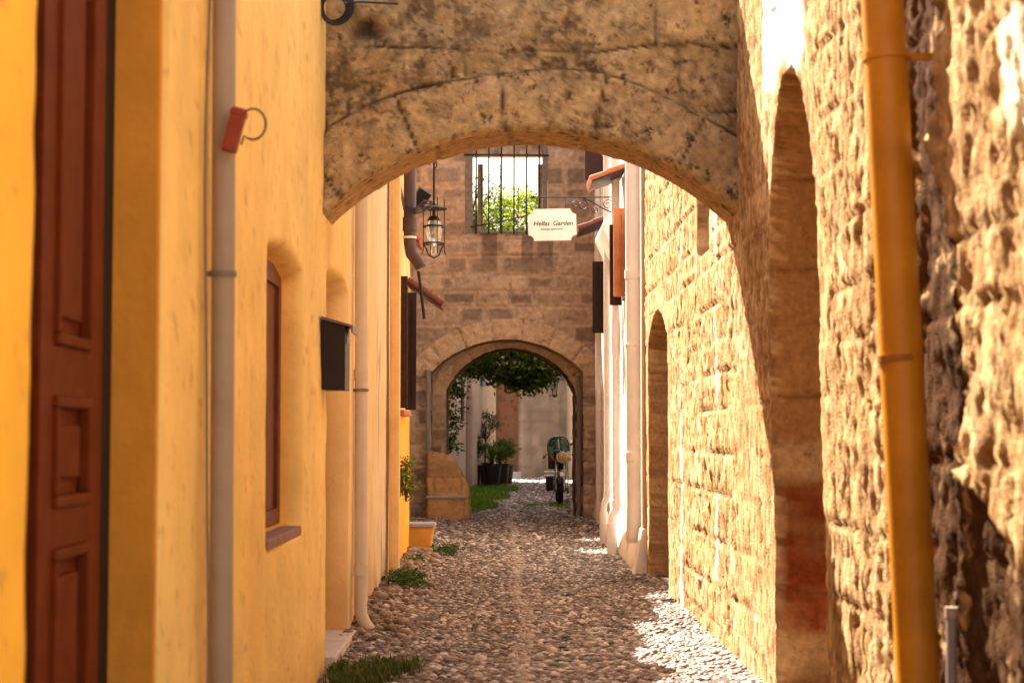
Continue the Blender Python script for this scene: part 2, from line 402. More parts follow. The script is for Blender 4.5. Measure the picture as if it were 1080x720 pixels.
# panelled double door
dr = MB(); DX = XL-.155
dr.box((DX-.05, 4.05, -.1), (DX-.02, 4.13, 3.28)); dr.box((DX-.05, 5.615, -.1), (DX-.010, 5.832, 3.28)); dr.box((DX-.05, 4.13, 3.2), (DX, 5.63, 3.28)); dr.box((DX-.05, 4.745, -.1), (DX-.04, 4.845, 3.2))
df = dr.build('door_frame', mat('black_frame_and_gap_shade', (.012,.006,.005), .7, .2, 8, .2, 50), yh, bevel=.004)  # near-black colour also paints the shade in the gaps beside the leaves
for (a, b) in ((4.14, 4.74), (4.85, 5.60)):
    leaf = MB(); leaf.box((DX-.055, a, .0), (DX-.012, b, 3.19)).build('door', M['door'], yh, bevel=.003)
    lf = [ch for ch in yh.children if ch.name.startswith('door') and 'frame' not in ch.name][-1]
    w = b-a
    def rail(lo, hi, t=.018, o=None):
        return (DX-.012, lo[0], lo[1]), (DX-.012+t, hi[0], hi[1])
    st_ = MB()
    # stiles and rails proud of the panels
    st_.box((DX-.0115, a, 0), (DX+.012, a+.15, 3.18)); st_.box((DX-.0115, b-.18, 0), (DX+.012, b, 3.18))
    for z0_, z1_ in ((0,.22),(1.17,1.29),(1.62,1.77),(3.05,3.18)):
        st_.box((DX-.0115, a+.15, z0_), (DX+.0115, b-.18, z1_))
    st_.build('stile', M['door'], lf, bevel=.004)
    for z0_, z1_ in ((.22,1.17),(1.29,1.62),(1.77,3.05)):
        p = MB(); e = .018
        y0_, y1_ = a+.15, b-.18
        # bolection moulding ring and raised field
        for q in (((y0_, z0_), (y1_, z0_+.035)), ((y0_, z1_-.035), (y1_, z1_)), ((y0_, z0_+.035), (y0_+.035, z1_-.035)), ((y1_-.035, z0_+.035), (y1_, z1_-.035))):
            p.box((DX-.0112, q[0][0], q[0][1]), (DX+.028, q[1][0], q[1][1]))
        p.box((DX-.0112, y0_+.085, z0_+.085), (DX+.010, y1_-.085, z1_-.085))
        p.build('panel', M['door'], lf, bevel=.009)
# window of the yellow house
wx = XL-.135
wf = MB(); 
wf.box((wx-.03, 8.56, 1.0), (wx+.015, 8.66, 2.47)); wf.box((wx-.03, 9.83, 1.0), (wx+.015, 9.94, 2.47)); wf.box((wx-.03, 8.66, 2.36), (wx+.015, 9.83, 2.47)); wf.box((wx-.03, 8.66, 1.0), (wx+.015, 9.83, 1.09)); wf.box((wx-.028, 9.2, 1.09), (wx+.012, 9.29, 2.36))
M['redwood'] = mat('red_brown_window_wood', (.15,.035,.015), .6, .3, 9, .3, 50)
win = wf.build('window', M['redwood'], yh, bevel=.004)
MB().box((wx-.025, 8.66, 1.09), (wx-.01, 9.2, 2.36)).build('shutter', M['redwood'], win)
MB().box((wx-.025, 9.29, 1.09), (wx-.008, 9.83, 2.36)).build('shutter', M['redwood'], win)
MB().box((wx-.02, 8.56, .93), (XL+.006, 9.93, .985)).build('sill', mat('rose_stone_sill', (.30,.17,.13), .8, .2, 8, .3, 40), win, bevel=.008)
for z in (1.30, 1.52, 1.80):
    MB().tube([(wx+.03, 8.66, z), (wx+.03, 8.82, z)], .010, 6).build('hinge', M['palepipe'], win, smooth=True)

def shadow_edge_blocks(parent, y0, y1, z, x, seed, hmax=.30):  # unseen roof-edge blocks, added to make the shadow edge ragged
    rr = random.Random(seed); y = y0; b = MB()
    while y < y1-.05:
        w = min(rr.uniform(.18,.5), y1-y); h = rr.uniform(.02, hmax)*rr.random()
        b.box((x-.28, y, z-.05), (x+rr.uniform(-.02,.05), y+w-.006, z+.03+h)); y += w
    return b.build('shadow_edge_blocks', M['tile'], parent, bevel=.012)
shadow_edge_blocks(yh, 6.0, 11.3, 4.45, XL, 4)
# ---- drainpipes (each a thing with clamps)
def pipe_thing(name, label, x, y, z0, z1, r, m, clamps=(), shoe=0, joints=(), top=None, group='drainpipes on the house fronts', lean=0, cm=None, wallx=None):
    t = thing(name, label, 'drainpipe', (x, y, max(z0, 0)), group=None)
    pts = []
    if shoe: pts += [(shoe, -.02, -.10+.03), (shoe*.35, -.01, .02)]
    n = 10
    for i in range(n+1):
        z = z0 + (.10 if shoe else 0) + (z1-z0)*i/n - max(z0, 0)
        pts.append((lean*(z), .004*math.sin(i*1.7), z))
    if top: pts += top
    MB().tube(pts, r, 18).build('pipe', m, t, smooth=True)
    for z in joints:
        zz = z-max(z0, 0); MB().tube([(lean*zz, 0, zz-.045), (lean*zz, 0, zz+.045)], r*1.13, 18).build('joint', m, t, smooth=True)
    for z in clamps:
        zz = z-max(z0, 0); cb = MB().tube([(lean*zz, 0, zz-.011), (lean*zz, 0, zz+.011)], r*1.17, 18)
        if wallx is not None: cb.box((min(wallx-x, 0), -.012, zz-.009), (max(wallx-x, 0), .012, zz+.009))
        cb.build('clamp', cm or M['greycable'], t, smooth=True)
    return t
p1 = pipe_thing('drainpipe', 'beige square-lit drainpipe on the yellow house between the brown door and the barred window', XL+.075, 6.72, 0, 4.5, .046, M['beigepipe'], clamps=(2.14, .35, 3.9), joints=(3.3,), wallx=XL, lean=-.004)
p1['label'] = 'straight beige drainpipe on the yellow house between its brown door and barred window'
cb = thing('wall_cable', 'thin slack grey cable running down the yellow wall beside the beige drainpipe', 'cable', (XL+.03, 6.62, 0))
pts = [(.0+.012*math.sin(z*2.1), -.05+.035*math.sin(z*1.3)+.02*math.sin(z*4), z) for z in np.linspace(.0, 4.4, 44)]
MB().tube(pts, .006, 6).build('cable', M['greycable'], cb, smooth=True)
jb = thing('junction_box', 'small tilted red box with a looped wire fixed on the near beige drainpipe', 'junction box', (XL+.125, 6.60, 2.69))
MB().box((-.030, -.030, -.088), (.030, .030, .088), Tm(rot=(.0, .24, .1))).build('box', M['redplastic'], jb, bevel=.010)
MB().box((-.034, -.034, .055), (.034, .034, .078), Tm(rot=(.0, .24, .1))).build('cap', M['redplastic'], jb, bevel=.006)
MB().tube([(.03,-.02,.045)] + [(.075+.05*math.cos(a), -.02, .02+.055*math.sin(a)*1.1) for a in np.linspace(2.0, -2.3, 14)] + [(.03,-.02,-.06)], .0045, 6).build('wire', M['cable'], jb, smooth=True)

# ---- mailbox
mbx = thing('mailbox', 'black metal mailbox with grey sloping lid on the corner of the yellow wall', 'mailbox', (XL, 11.0, 1.80))
MB().box((.004, 0, 0), (.155, .33, .40)).build('body', M['blackbox'], mbx, bevel=.004)
MB().add([(-.0,-.02,.455),(.0,.35,.455),(.19,.35,.405),(.19,-.02,.405),(-.0,-.02,.475),(.0,.35,.475),(.205,.35,.415),(.205,-.02,.415),(.205,-.02,.365),(.205,.35,.365),(.195,-.02,.365),(.195,.35,.365)],
         [(0,3,2,1),(4,5,6,7),(0,4,7,3),(1,2,6,5),(0,1,5,4),(7,6,9,8),(3,10,11,2),(8,9,11,10),(3,7,8,10),(2,11,9,6)]).build('lid', M['lid'], mbx)
MB().add([(.004,.001,.40),(.155,.001,.40),(.155,.001,.41),(.004,.001,.455),(.004,.329,.40),(.155,.329,.40),(.155,.329,.41),(.004,.329,.455)],[(0,1,2,3),(7,6,5,4),(0,4,5,1),(1,5,6,2),(2,6,7,3),(3,7,4,0)]).build('gable', M['blackbox'], mbx)
MB().box((.1555, .05, .30), (.163, .28, .345)).build('letter_flap', M['lid'], mbx, bevel=.002)

# ---- cream house with doorway
ch = thing('cream_house', 'pale ochre plastered house with a deep doorway beyond the mailbox', 'house')
def ch_dig(Y, Z): return .34*rect_mask(Y, Z, 11.42, 12.95, -1, 2.62, .04, top=.05)
def ch_col(Y, Z, d):
    c = nm3((.88,.73,.50), Y.shape)
    c = mixc(c, (.92,.62,.24), ss(13.2, 12.6, Y))
    c = mixc(c, (.86,.48,.14), ss(.45, .65, fbm(Y*1.3, Z*.4, s=51))*.35)
    c = mixc(c, (.50,.27,.10), ss(.55, .72, fbm(Y*4, Z*.5, s=53))*.25)
    c = mixc(c, (.42,.22,.09), ss(.65, .0, Z + .5*fbm(Y*3, Z*2, s=55)-.3)*.45)
    c = mixc(c, (.72,.33,.06), ss(.05, .2, d)*.5)
    return c
plaster_sheet('wall', 1, 11.37, 15.9, 4.12, XL, ch_col, ch, st=.035, m=M['plaster_y'], digs=[ch_dig], seed=2)
solid('house_block', -6, XL-.40, 11.37, 15.9, 4.10, M['orangepl'], ch)
MB().box((XL-.37, 11.5, .02), (XL-.325, 12.9, 2.6)).build('door', M['darkwood'], ch, bevel=.004)
st = MB().box((-.16,-.80,-.12),(.16,.78,.05)).build('doorstep', M['step'], None, bevel=.012)
st.location = (XL-.09, 12.17, 0); tag(st, 'worn pale stone doorstep below the first recessed doorway on the left', 'doorstep')
pipe_thing('drainpipe', 'pale beige drainpipe with kicked-out shoe just beyond the doorstep', XL+.07, 13.35, .03, 4.5, .05, M['palepipe'], clamps=(1.86,), joints=(.46, 1.98), shoe=.10, wallx=XL, lean=-.003)

shadow_edge_blocks(ch, 11.5, 15.85, 4.10, XL, 5, .55)
# ---- ribbed pale wall piece with thin cable
ch2 = thing('pale_house', 'narrow pale house front with peeling foot between the cream and orange fronts', 'house')
def ch2_col(Y, Z, d):
    c = nm3((.88,.72,.48), Y.shape)
    c = mixc(c, (.88,.60,.30), ss(.45, .62, fbm(Y*1.6, Z*.5, s=61))*.5)
    c = mixc(c, (.33,.19,.10), ss(.62, .75, fbm(Y*5, Z*1.2, s=63)+.12*ss(1.5, 0, Z))*.6)
    return c
plaster_sheet('wall', 1, 15.88, 18.0, 4.30, XL, ch2_col, ch2, st=.04, m=M['plaster_y'], seed=2)
solid('house_block', -6, XL-.1, 15.9, 18.0, 4.28, M['orangepl'], ch2)
MB().tube([(XL+.07, 16.3, .1), (XL+.08, 16.3, 1.4), (XL+.07, 16.32, 2.6), (XL+.075, 16.3, 4.2)], .012, 6).build('conduit', M['greycable'], ch2, smooth=True)
MB().box((XL+.03, 17.2, .0), (XL+.13, 17.42, 4.26)).build('pilaster', mat('pale_ochre_pilaster', (.86,.58,.27), .9, .12, 4, .3, 30), ch2, bevel=.03)

shadow_edge_blocks(ch2, 15.95, 17.95, 4.28, XL, 6)
# ---- orange house with shutters
oh = thing('orange_house', 'deep orange plastered house with dark shutters on the left before the window wall', 'house')
def oh_col(Y, Z, d):
    c = nm3((.86,.40,.035), Y.shape)
    c = mixc(c, (.86,.56,.24), ss(1.72, 1.78, Z))
    c = mixc(c, (.45,.20,.05), ss(.55, .72, fbm(Y*4, Z*1.5, s=71))*.4)
    return c
plaster_sheet('wall', 1, 18.0, 21.7, 4.95, XL-.02, oh_col, oh, st=.05, m=M['plaster_y'], seed=4)
solid('house_block', -6, XL-.1, 18.0, 21.7, 4.93, M['orangepl'], oh)
mb = MB().box((-6,21.7,-.1),(XL-.03,21.74,4.95)).build('end_wall', M['orangepl'], oh)
shadow_edge_blocks(oh, 18.1, 21.6, 4.95, XL-.02, 7)
# open louvred shutters standing off the wall
def shutter(parent, y, z0, z1, x0, x1, m, t=.035):
    s_ = MB(); w = x1-x0
    s_.box((x0, y, z0), (x0+.05, y+t, z1)); s_.box((x1-.05, y, z0), (x1, y+t, z1))
    for k in range(3):
        zz = z0 + (z1-z0-.06)*k/2; s_.box((x0+.05, y+.002, zz), (x1-.05, y+t-.002, zz+.06))
    s_.box((x0+.045, y+.008, z0+.02), (x1-.045, y+.02, z1-.02))
    return s_.build('shutter', m, parent, bevel=0)
shutter(oh, 19.35, 1.82, 3.32, XL-.01, XL+.09, M['darkwood'])
shutter(oh, 20.75, 1.82, 3.25, XL-.01, XL+.12, M['darkwood'])
MB().box((XL-.02, 19.4, 1.9), (XL+.0, 20.74, 3.2)).build('window', M['darkwood'], oh)
MB().box((XL-.03, 19.2, 1.74), (XL+.06, 20.9, 1.80)).build('sill', M['tile'], oh, bevel=.01)

# ---- set back front before the window wall
sb = thing('setback_house', 'weathered pale house front set back on the left beside the window wall', 'house')
def sb_col(Y, Z, d):
    c = nm3((.80,.55,.27), Y.shape); return mixc(c, (.50,.30,.15), ss(.45, .65, fbm(Y*1.6, Z*.8, s=75))*.6)
plaster_sheet('wall', 1, 21.72, 30.8, 5.0, -1.64, sb_col, sb, st=.09, seed=5)
solid('house_block', -6, -1.74, 21.75, 35.6, 4.98, M['orangepl'], sb)  # runs on unseen past the window wall to keep sun off the courtyard
for ya, yb_, zz in ((21.75, 26.7, 6.7), (28.1, 29.3, 6.7), (30.9, 35.6, 7.4)):  # unseen added blocks, spaced so sun patches reach the street
    MB().box((-6, ya, 4.9), (-1.66, yb_, zz)).build('sun_gap_block', M['orangepl'], sb)

# orange masonry block with grey cap
bl = thing('masonry_block', 'low orange plastered block with grey stone cap at the foot of the left wall', 'stone block', (-1.06, 22.35, 0))
def bump_box(mb, lo, hi): return mb.box(lo, hi)
MB().add([(-.20,-.2,-.1),(.10,-.2,-.1),(.10,.35,-.1),(-.20,.35,-.1),(-.20,-.2,.33),(.17,-.2,.33),(.17,.35,.33),(-.20,.35,.33)],[(0,3,2,1),(4,5,6,7),(0,1,5,4),(1,2,6,5),(2,3,7,6),(3,0,4,7)]).build('body', M['orangepl'], bl, bevel=.02)
MB().box((-.20,-.22,.33),(.185,.37,.375)).build('cap', M['floorstone'], bl, bevel=.008)

# ---- brown downpipe, spotlight, lantern, canopies on the left
bp = thing('drainpipe', 'thick dark brown drainpipe with elbow high on the left wall beside the lantern', 'drainpipe', (XL+.10, 19.6, 0))
MB().tube([(0,0,5.2),(0,0,4.4),(0,0,3.72),(.02,0,3.60),(.10,0,3.50),(.13,0,3.44)], .072, 18).build('pipe', M['brownpipe'], bp, smooth=True)
MB().tube([(0,0,3.86),(0,0,4.02)], .083, 18).build('joint', M['brownpipe'], bp, smooth=True)
MB().tube([(0,0,3.775),(0,0,3.80)], .078, 18).build('band', M['sign'], bp, smooth=True)
MB().tube([(.10,0,3.40),(.14,0,3.1),(.17,0,2.85)], .018, 8).build('spout', M['iron'], bp, smooth=True)
cbk = thing('cable_bundle', 'slack black cables bundled across the brown drainpipe', 'cable', (XL+.05, 19.3, 4.05))
for k in range(4):
    a = .02*k
    MB().tube([(-.05, -1.2, .55-a), (-.03, -.5, .25+a), (0, 0, .02+a), (.12, .05, -.02+a), (.22, .1, .02+a*2), (.31, .2, .08+a)], .010, 6).build('cable', M['cable'], cbk, smooth=True)
sl = thing('floodlight', 'dark square floodlight tilted above the lantern on the left', 'floodlight', W(444, 208, 20.2))
MB().box((-.085,-.05,-.10),(.085,.05,.10), Tm(rot=(.5,.5,.4))).build('housing', M['blackbox'], sl, bevel=.012)
MB().box((-.068,-.054,-.082),(.068,-.050,.082), Tm(rot=(.5,.5,.4))).build('lens', M['glass'], sl)
MB().tube([(-.30,.0,-.12),(-.12,0,-.13),(.02,0,-.08)], .012, 6).build('arm', M['iron'], sl, smooth=True)

def ring(r, z, t, n=24): return [(r*math.cos(2*math.pi*k/n), r*math.sin(2*math.pi*k/n), z) for k in range(n+1)]
lt = W(457.5, 272, 20.0)
ln = thing('lantern', 'black iron cage lantern with frosted glass hanging on a curled rod from the left wall', 'lantern', lt)
MB().tube([(-.52,.0,1.28),(-.45,-.01,1.16),(-.30,.0,1.12),(-.12,0,1.20),(-.04,0,1.21),(0,0,1.14),(.0,0,1.0),(0,0,.62)], .013, 8).build('hanging_rod', M['iron'], ln, smooth=True)
MB().tube([(-.06,.0,1.10),(-.02,0,1.17),(.025,0,1.15),(.03,0,1.08),(.0,0,1.05)], .009, 6).build('curl', M['iron'], ln, smooth=True)
MB().lathe([(.01,.66),(.03,.62),(.12,.595),(.155,.585),(.155,.575),(.01,.575)], 28).build('top_plate', M['iron'], ln, smooth=True)
MB().tube([(0,0,.58),(0,0,.46)], .02, 8).build('neck', M['iron'], ln, smooth=True)
MB().lathe([(.008,.50),(.05,.49),(.075,.455),(.08,.44),(.008,.44)], 24).build('cap', M['iron'], ln, smooth=True)
MB().lathe([(.07,.438),(.095,.38),(.098,.30),(.085,.22),(.05,.16),(.03,.12),(.04,.07),(.02,.03)], 24).build('globe', M['lampglass'], ln, smooth=True)
for z, rr_ in ((.37,.125),(.17,.125)):
    MB().tube(ring(rr_, z, 0), .010, 6, cap=False).build('hoop', M['iron'], ln, smooth=True)
for k in range(4):
    a = math.pi*2*k/4+.35; cx_, cy_ = math.cos(a), math.sin(a)
    MB().tube([(.13*cx_,.13*cy_,.70),(.13*cx_,.13*cy_,.5),(.13*cx_,.13*cy_,.08),(.15*cx_,.15*cy_,.04)], .006, 6).build('cage_bar', M['iron'], ln, smooth=True)
MB().tube([(.12,0,.16),(.085,0,.10),(.06,0,.03),(.0,0,.0),(-.06,0,.03),(-.085,0,.10),(-.12,0,.16)], .009, 6).build('base_strap', M['iron'], ln, smooth=True)

def canopy(name, label, side, x0, x1, y0, y1, zt, ze, m, group):
    """small pent roof of barrel tiles: high at the wall, low at the eave"""
    t = thing(name, label, 'canopy', (x0, y0, ze), group=None)
    n = max(4, int((y1-y0)/.095)); dx = x1-x0
    MB().add([(0,0,zt-ze-.035),(dx,0,-.035),(dx,y1-y0,-.035),(0,y1-y0,zt-ze-.035),(0,0,zt-ze-.01),(dx,0,-.01),(dx,y1-y0,-.01),(0,y1-y0,zt-ze-.01)],[(0,1,2,3),(4,7,6,5),(0,4,5,1),(1,5,6,2),(2,6,7,3),(3,7,4,0)]).build('board', M['darkwood'], t)
    b = MB()
    for k in range(n):
        yc = (k+.5)*(y1-y0)/n
        ps = []
        for j in range(2):
            a0, a1 = j/2, (j+1)/2+.04
            b.tube([(dx*a0, yc, (zt-ze)*(1-a0)+.012+.010*(1-j)), (dx*a1, yc, (zt-ze)*(1-a1)+.012+.010*(1-j))], [.040, .048], 12)
    b.build('tiles', m, t, smooth=True)
    return t
canopy('tile_canopy', 'dark tiled pent canopy over the shutters of the orange house', 1, XL, XL+.42, 20.9, 21.6, 3.40, 3.12, M['darktile'], None)
canopy('tile_canopy', 'small rust coloured tile canopy high on the left behind the lantern', 1, XL-.2, XL+.10, 21.75, 22.6, 4.25, 4.0, M['tile'], None)

# =================================================================== RIGHT SIDE
sw = thing('rough_stone_wall', 'long sunlit wall of rough eroded limestone blocks on the right with pointed niche', 'wall')
def niche1(Y, Z): return .30*pointed_mask(Y, Z, 8.27, 9.74, -.0, 2.35, 3.44, .030)
def niche2(Y, Z): return .26*rect_mask(Y, Z, 15.9, 17.95, -1, 2.72, .02, top=.32)
def slot(Y, Z): return .22*rect_mask(Y, Z, 12.72, 13.5, 2.93, 3.46, .02)
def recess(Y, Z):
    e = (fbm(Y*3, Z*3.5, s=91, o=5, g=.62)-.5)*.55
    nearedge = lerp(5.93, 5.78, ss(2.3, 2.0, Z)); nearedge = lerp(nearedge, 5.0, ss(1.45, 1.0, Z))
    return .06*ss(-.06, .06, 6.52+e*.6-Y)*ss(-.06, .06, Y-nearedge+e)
ys = np.concatenate([axes(4.4, 8.2, .015), axes(8.216, 11.0, .022), axes(11.02, 18.3, .026)]); zs = axes(-.2, 5.6, .026)
Yg, Zg = np.meshgrid(ys, zs, indexing='ij')
jd, b1, b2 = blocks(Yg, Zg, .29, .42, 21, .022)
soft = .5+.5*ss(.35, .6, fbm(Yg*1.1, Zg*1.3, s=79))
d = -.042*ss(.0, .016, jd)*soft                              # blocks stand proud of the joints
d = d + (b1-.5)*.018
str_ = fbm(Yg*30, Zg*5.5, s=84, o=4, g=.65)
d = d + (str_-.5)*.040*(.4+.9*b1) + ss(.56,.64,str_)*.016
ero = lerp(fbm(Yg*16, Zg*9, s=81, o=5, g=.72), fbm(Yg*24, Zg*13, s=82, o=5, g=.75), ss(8.6, 7.8, Yg))
d = d + (ero-.5)*.070*(.30+1.0*b2) + (fbm(Yg*1.2, Zg*1.0, s=83)-.5)*.05
pit = ss(.58, .66, fbm(Yg*19, Zg*9, s=85, o=3, g=.6)); d = d + pit*.024
d = d + (fbm(Yg*34, Zg*26, s=87, o=2)-.5)*.016
near = ss(8.2, 6.6, Yg); d = d*.52*(1-.12*near) + near*(ss(.45,.62,fbm(Yg*8.5, Zg*4.2, s=89, o=5, g=.72))-.5)*.022
nich = niche1(Yg, Zg); n2_ = niche2(Yg, Zg); sl_ = slot(Yg, Zg)
# dressed margin around the first niche and the door
marg = np.maximum(pointed_mask(Yg, Zg, 8.05, 10.0, -1, 2.4, 3.85, .05), ss(9.9, 9.95, Yg)*ss(11.35, 11.15, Yg)*.75); d = lerp(d, d*.45, marg)
marg2 = rect_mask(Yg, Zg, 15.6, 18.3, -1, 3.0, .05, top=.3); d = lerp(d, d*.35-.01, marg2)
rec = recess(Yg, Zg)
d = d*(1-.8*rect_mask(Yg, Zg, 12.5, 13.7, 2.75, 3.62, .06))
d = d + np.maximum.reduce([nich, n2_, sl_]) + rec - .012*(Zg-1.5)*ss(11.5, 9, Yg)
c = nm3((.60,.40,.19), Yg.shape)*(.82+.36*b2)[..., None]
c = mixc(c, (.70,.53,.32), ss(.47, .62, fbm(Yg*3, Zg*3, s=95, o=6, g=.65))*.7)
c = mixc(c, (.55,.34,.16), ss(.5, .7, fbm(Yg*1.6, Zg*1.6, s=97))*.55)
c = mixc(c, (.27,.14,.055), ss(.55,.63,str_)*.6)
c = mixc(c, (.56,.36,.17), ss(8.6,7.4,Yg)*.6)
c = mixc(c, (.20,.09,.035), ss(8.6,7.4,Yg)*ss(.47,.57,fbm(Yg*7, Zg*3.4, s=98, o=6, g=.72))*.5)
c = mixc(c, (.13,.065,.028), ss(.012, .0, jd)*.85*(1-.7*marg)*soft)  # joint shade painted as dark lines, since the relief casts too little
c = mixc(c, (.22,.11,.045), pit*.75)
c = mixc(c, (.27,.135,.05), ss(.50,.60,fbm(Yg*26, Zg*11, s=96, o=4, g=.65))*.6)
c = mixc(c, (.90,.86,.78), ss(.1, .05, np.abs(Yg-14.7-.05*np.sin(Zg*4)))*ss(.35, .55, fbm(Yg*6, Zg*1.5, s=99))*.8*(Zg < 3.2))
c = mixc(c, (.90,.86,.78), ss(.10, .04, np.abs(Yg-12.25-.04*np.sin(Zg*3)))*ss(.40, .55, fbm(Yg*6, Zg*1.5, s=101))*.8*(Zg > .5))
wp = ss(8.35, 8.5, Yg)*ss(9.95, 9.8, Yg)*ss(3.42, 3.62, Zg+.4*(fbm(Yg*4, Zg*4, s=103)-.5)); c = mixc(c, (.95,.93,.88), wp)  # glare of sunlit plaster above the niche painted as a white patch
wp2 = ss(.12, .02, np.hypot((Yg-5.0)/1.6, (Zg-2.6)/1.2)-.12*fbm(Yg*7, Zg*7, s=105)); c = mixc(c, (.93,.86,.66), wp2*.8)
deep = ss(.0, .006, nich)
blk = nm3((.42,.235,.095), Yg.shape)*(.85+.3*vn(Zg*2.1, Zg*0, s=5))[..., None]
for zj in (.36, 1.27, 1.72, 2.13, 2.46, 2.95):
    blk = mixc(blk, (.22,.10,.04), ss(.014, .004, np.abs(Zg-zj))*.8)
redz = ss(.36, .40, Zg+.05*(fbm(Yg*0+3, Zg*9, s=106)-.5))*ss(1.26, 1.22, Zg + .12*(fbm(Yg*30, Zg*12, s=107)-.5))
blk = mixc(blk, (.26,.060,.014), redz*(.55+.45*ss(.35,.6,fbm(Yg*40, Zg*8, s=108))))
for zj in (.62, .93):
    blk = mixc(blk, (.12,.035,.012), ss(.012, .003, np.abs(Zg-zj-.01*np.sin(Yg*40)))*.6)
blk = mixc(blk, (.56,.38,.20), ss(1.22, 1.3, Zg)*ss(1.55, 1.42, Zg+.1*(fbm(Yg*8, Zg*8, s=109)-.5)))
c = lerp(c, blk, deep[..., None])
c = mixc(c, (.33,.22,.13), ss(.01, .04, n2_)*.75)
c = mixc(c, (.35,.30,.26), ss(.01, .04, sl_)*.8)
c = mixc(c, (.050,.020,.008), ss(.01, .04, rec)*ss(.22,.36,fbm(Yg*9,Zg*7,s=119,o=4,g=.7))*.95)  # cast-shadow band painted near-black over the shallow recess
c = mixc(c, (.13,.06,.028), .0*ss(6.6, 6.2, Yg)*ss(1.55, 1.2, Zg+.5*(fbm(Yg*4,Zg*4,s=115)-.5))*ss(.38,.52,fbm(Yg*7,Zg*6,s=117,o=5,g=.65))*.85)
c = mixc(c, (.86,.50,.14), ss(.03,.0, np.abs(Yg-8.19-.03*np.sin(Zg*9)))*(Zg < 1.0)*ss(.4,.6,fbm(Yg*9,Zg*5,s=111)))
Yw = Yg + (fbm(Yg*4, Zg*7, s=113, o=5, g=.65)-.5)*.05*(1-deep)*(1-marg)*(1-marg2)*(1-ss(0,.03,rec))
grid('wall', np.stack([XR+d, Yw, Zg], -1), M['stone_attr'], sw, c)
solid('wall_core', XR+.45, 6.5, 1.0, 18.3, 5.58, M['white'], sw)
MB().box((XR+.30, 8.3, -.05), (XR+.34, 9.7, 2.6)).build('door', mat('dark_red_wood', (.16,.02,.012), .6, .2, 8, .2, 40), sw, bevel=.003)
MB().box((XR+.265, 15.95, .0), (XR+.31, 17.9, 2.5)).build('door', M['darkwood'], sw, bevel=.003)
stp = MB().box((-.20,-.74,-.12),(.12,.74,.10)).build('doorstep', M['step'], None, bevel=.012)
stp.location = (XR+.18, 9.0, 0); tag(stp, 'stone threshold in the pointed niche of the right wall', 'doorstep')

yp = thing('drainpipe', 'thick yellow painted drainpipe in front of the rough stone wall on the right', 'drainpipe', (0,0,0))
a, b = W(931, 5, 6.1), W(968, 715, 6.1)
a = a + (a-b)*.3; b = b + (b-a)*.12
MB().tube([a.lerp(b, k/10) for k in range(11)], .077, 22).build('pipe', M['yellowpipe'], yp, smooth=True)
jm = W(948, 378, 6.1); dv = (b-a).normalized()
MB().tube([jm-dv*.012, jm+dv*.012], .080, 22).build('joint', mat('brown_pipe_seam', (.30,.11,.02), .6, .2, 9, 0), yp, smooth=True)
jm = W(934, 60, 6.1)
cl = MB().tube([jm-dv*.012, jm+dv*.012], .084, 22); cl.box((jm.x, jm.y-.012, jm.z-.012), (XR+.1, jm.y+.012, jm.z+.012)); cl.build('clamp', M['yellowpipe'], yp, smooth=True)
gp = thing('standpipe', 'short grey water pipe with pale cap low in the wall recess at the right', 'pipe', (XR-.05, 5.75, 0))
MB().tube([(0,0,-.1),(0,0,.6),(.004,0,.90)], .018, 12).build('pipe', M['greypipe'], gp, smooth=True)
MB().tube([(.004,0,.895),(.004,0,.93)], .023, 12).build('cap', M['beigepipe'], gp, smooth=True)

# ---- white house (right), with flared plinth
wh = thing('white_house', 'white plastered house beyond the rough stone wall with flared plinth and orange shutters', 'house')
def wh_col(Y, Z, d):
    c = nm3((.84,.79,.73), Y.shape)
    c = mixc(c, (.74,.58,.42), ss(.5, .7, fbm(Y*1.5, Z*.4, s=121))*.35)
    c = mixc(c, (.50,.38,.28), ss(.4, .1, Z)*ss(.4, .6, fbm(Y*4, Z*3, s=123))*.4)
    return c
plaster_sheet('wall', -1, 18.3, 24.4, 7.0, XR-.02, wh_col, wh, st=.05, flare=.10, seed=6, amp=.02)
MB().box((XR-.06, 18.28, -.1), (XR+.4, 18.42, 6.98)).build('quoin', mat('beige_plaster_quoin', (.58,.44,.32), .9, .15, 5, .4, 30), wh, bevel=.02)
MB().add([(XR-.17,18.25,-.1),(XR+.4,18.25,-.1),(XR+.4,18.60,-.1),(XR-.17,18.60,-.1),(XR-.065,18.25,.52),(XR+.4,18.25,.52),(XR+.4,18.60,.52),(XR-.065,18.60,.52)],[(0,3,2,1),(4,5,6,7),(0,1,5,4),(1,2,6,5),(2,3,7,6),(3,0,4,7)]).build('plinth', M['white'], wh, bevel=.02)
solid('house_block', XR+.12, 6.5, 18.43, 24.4, 6.98, M['white'], wh)
MB().box((XR+.0, 24.36, -.1), (XR+.2, 24.4, 6.98)).build('end_wall', M['white'], wh)
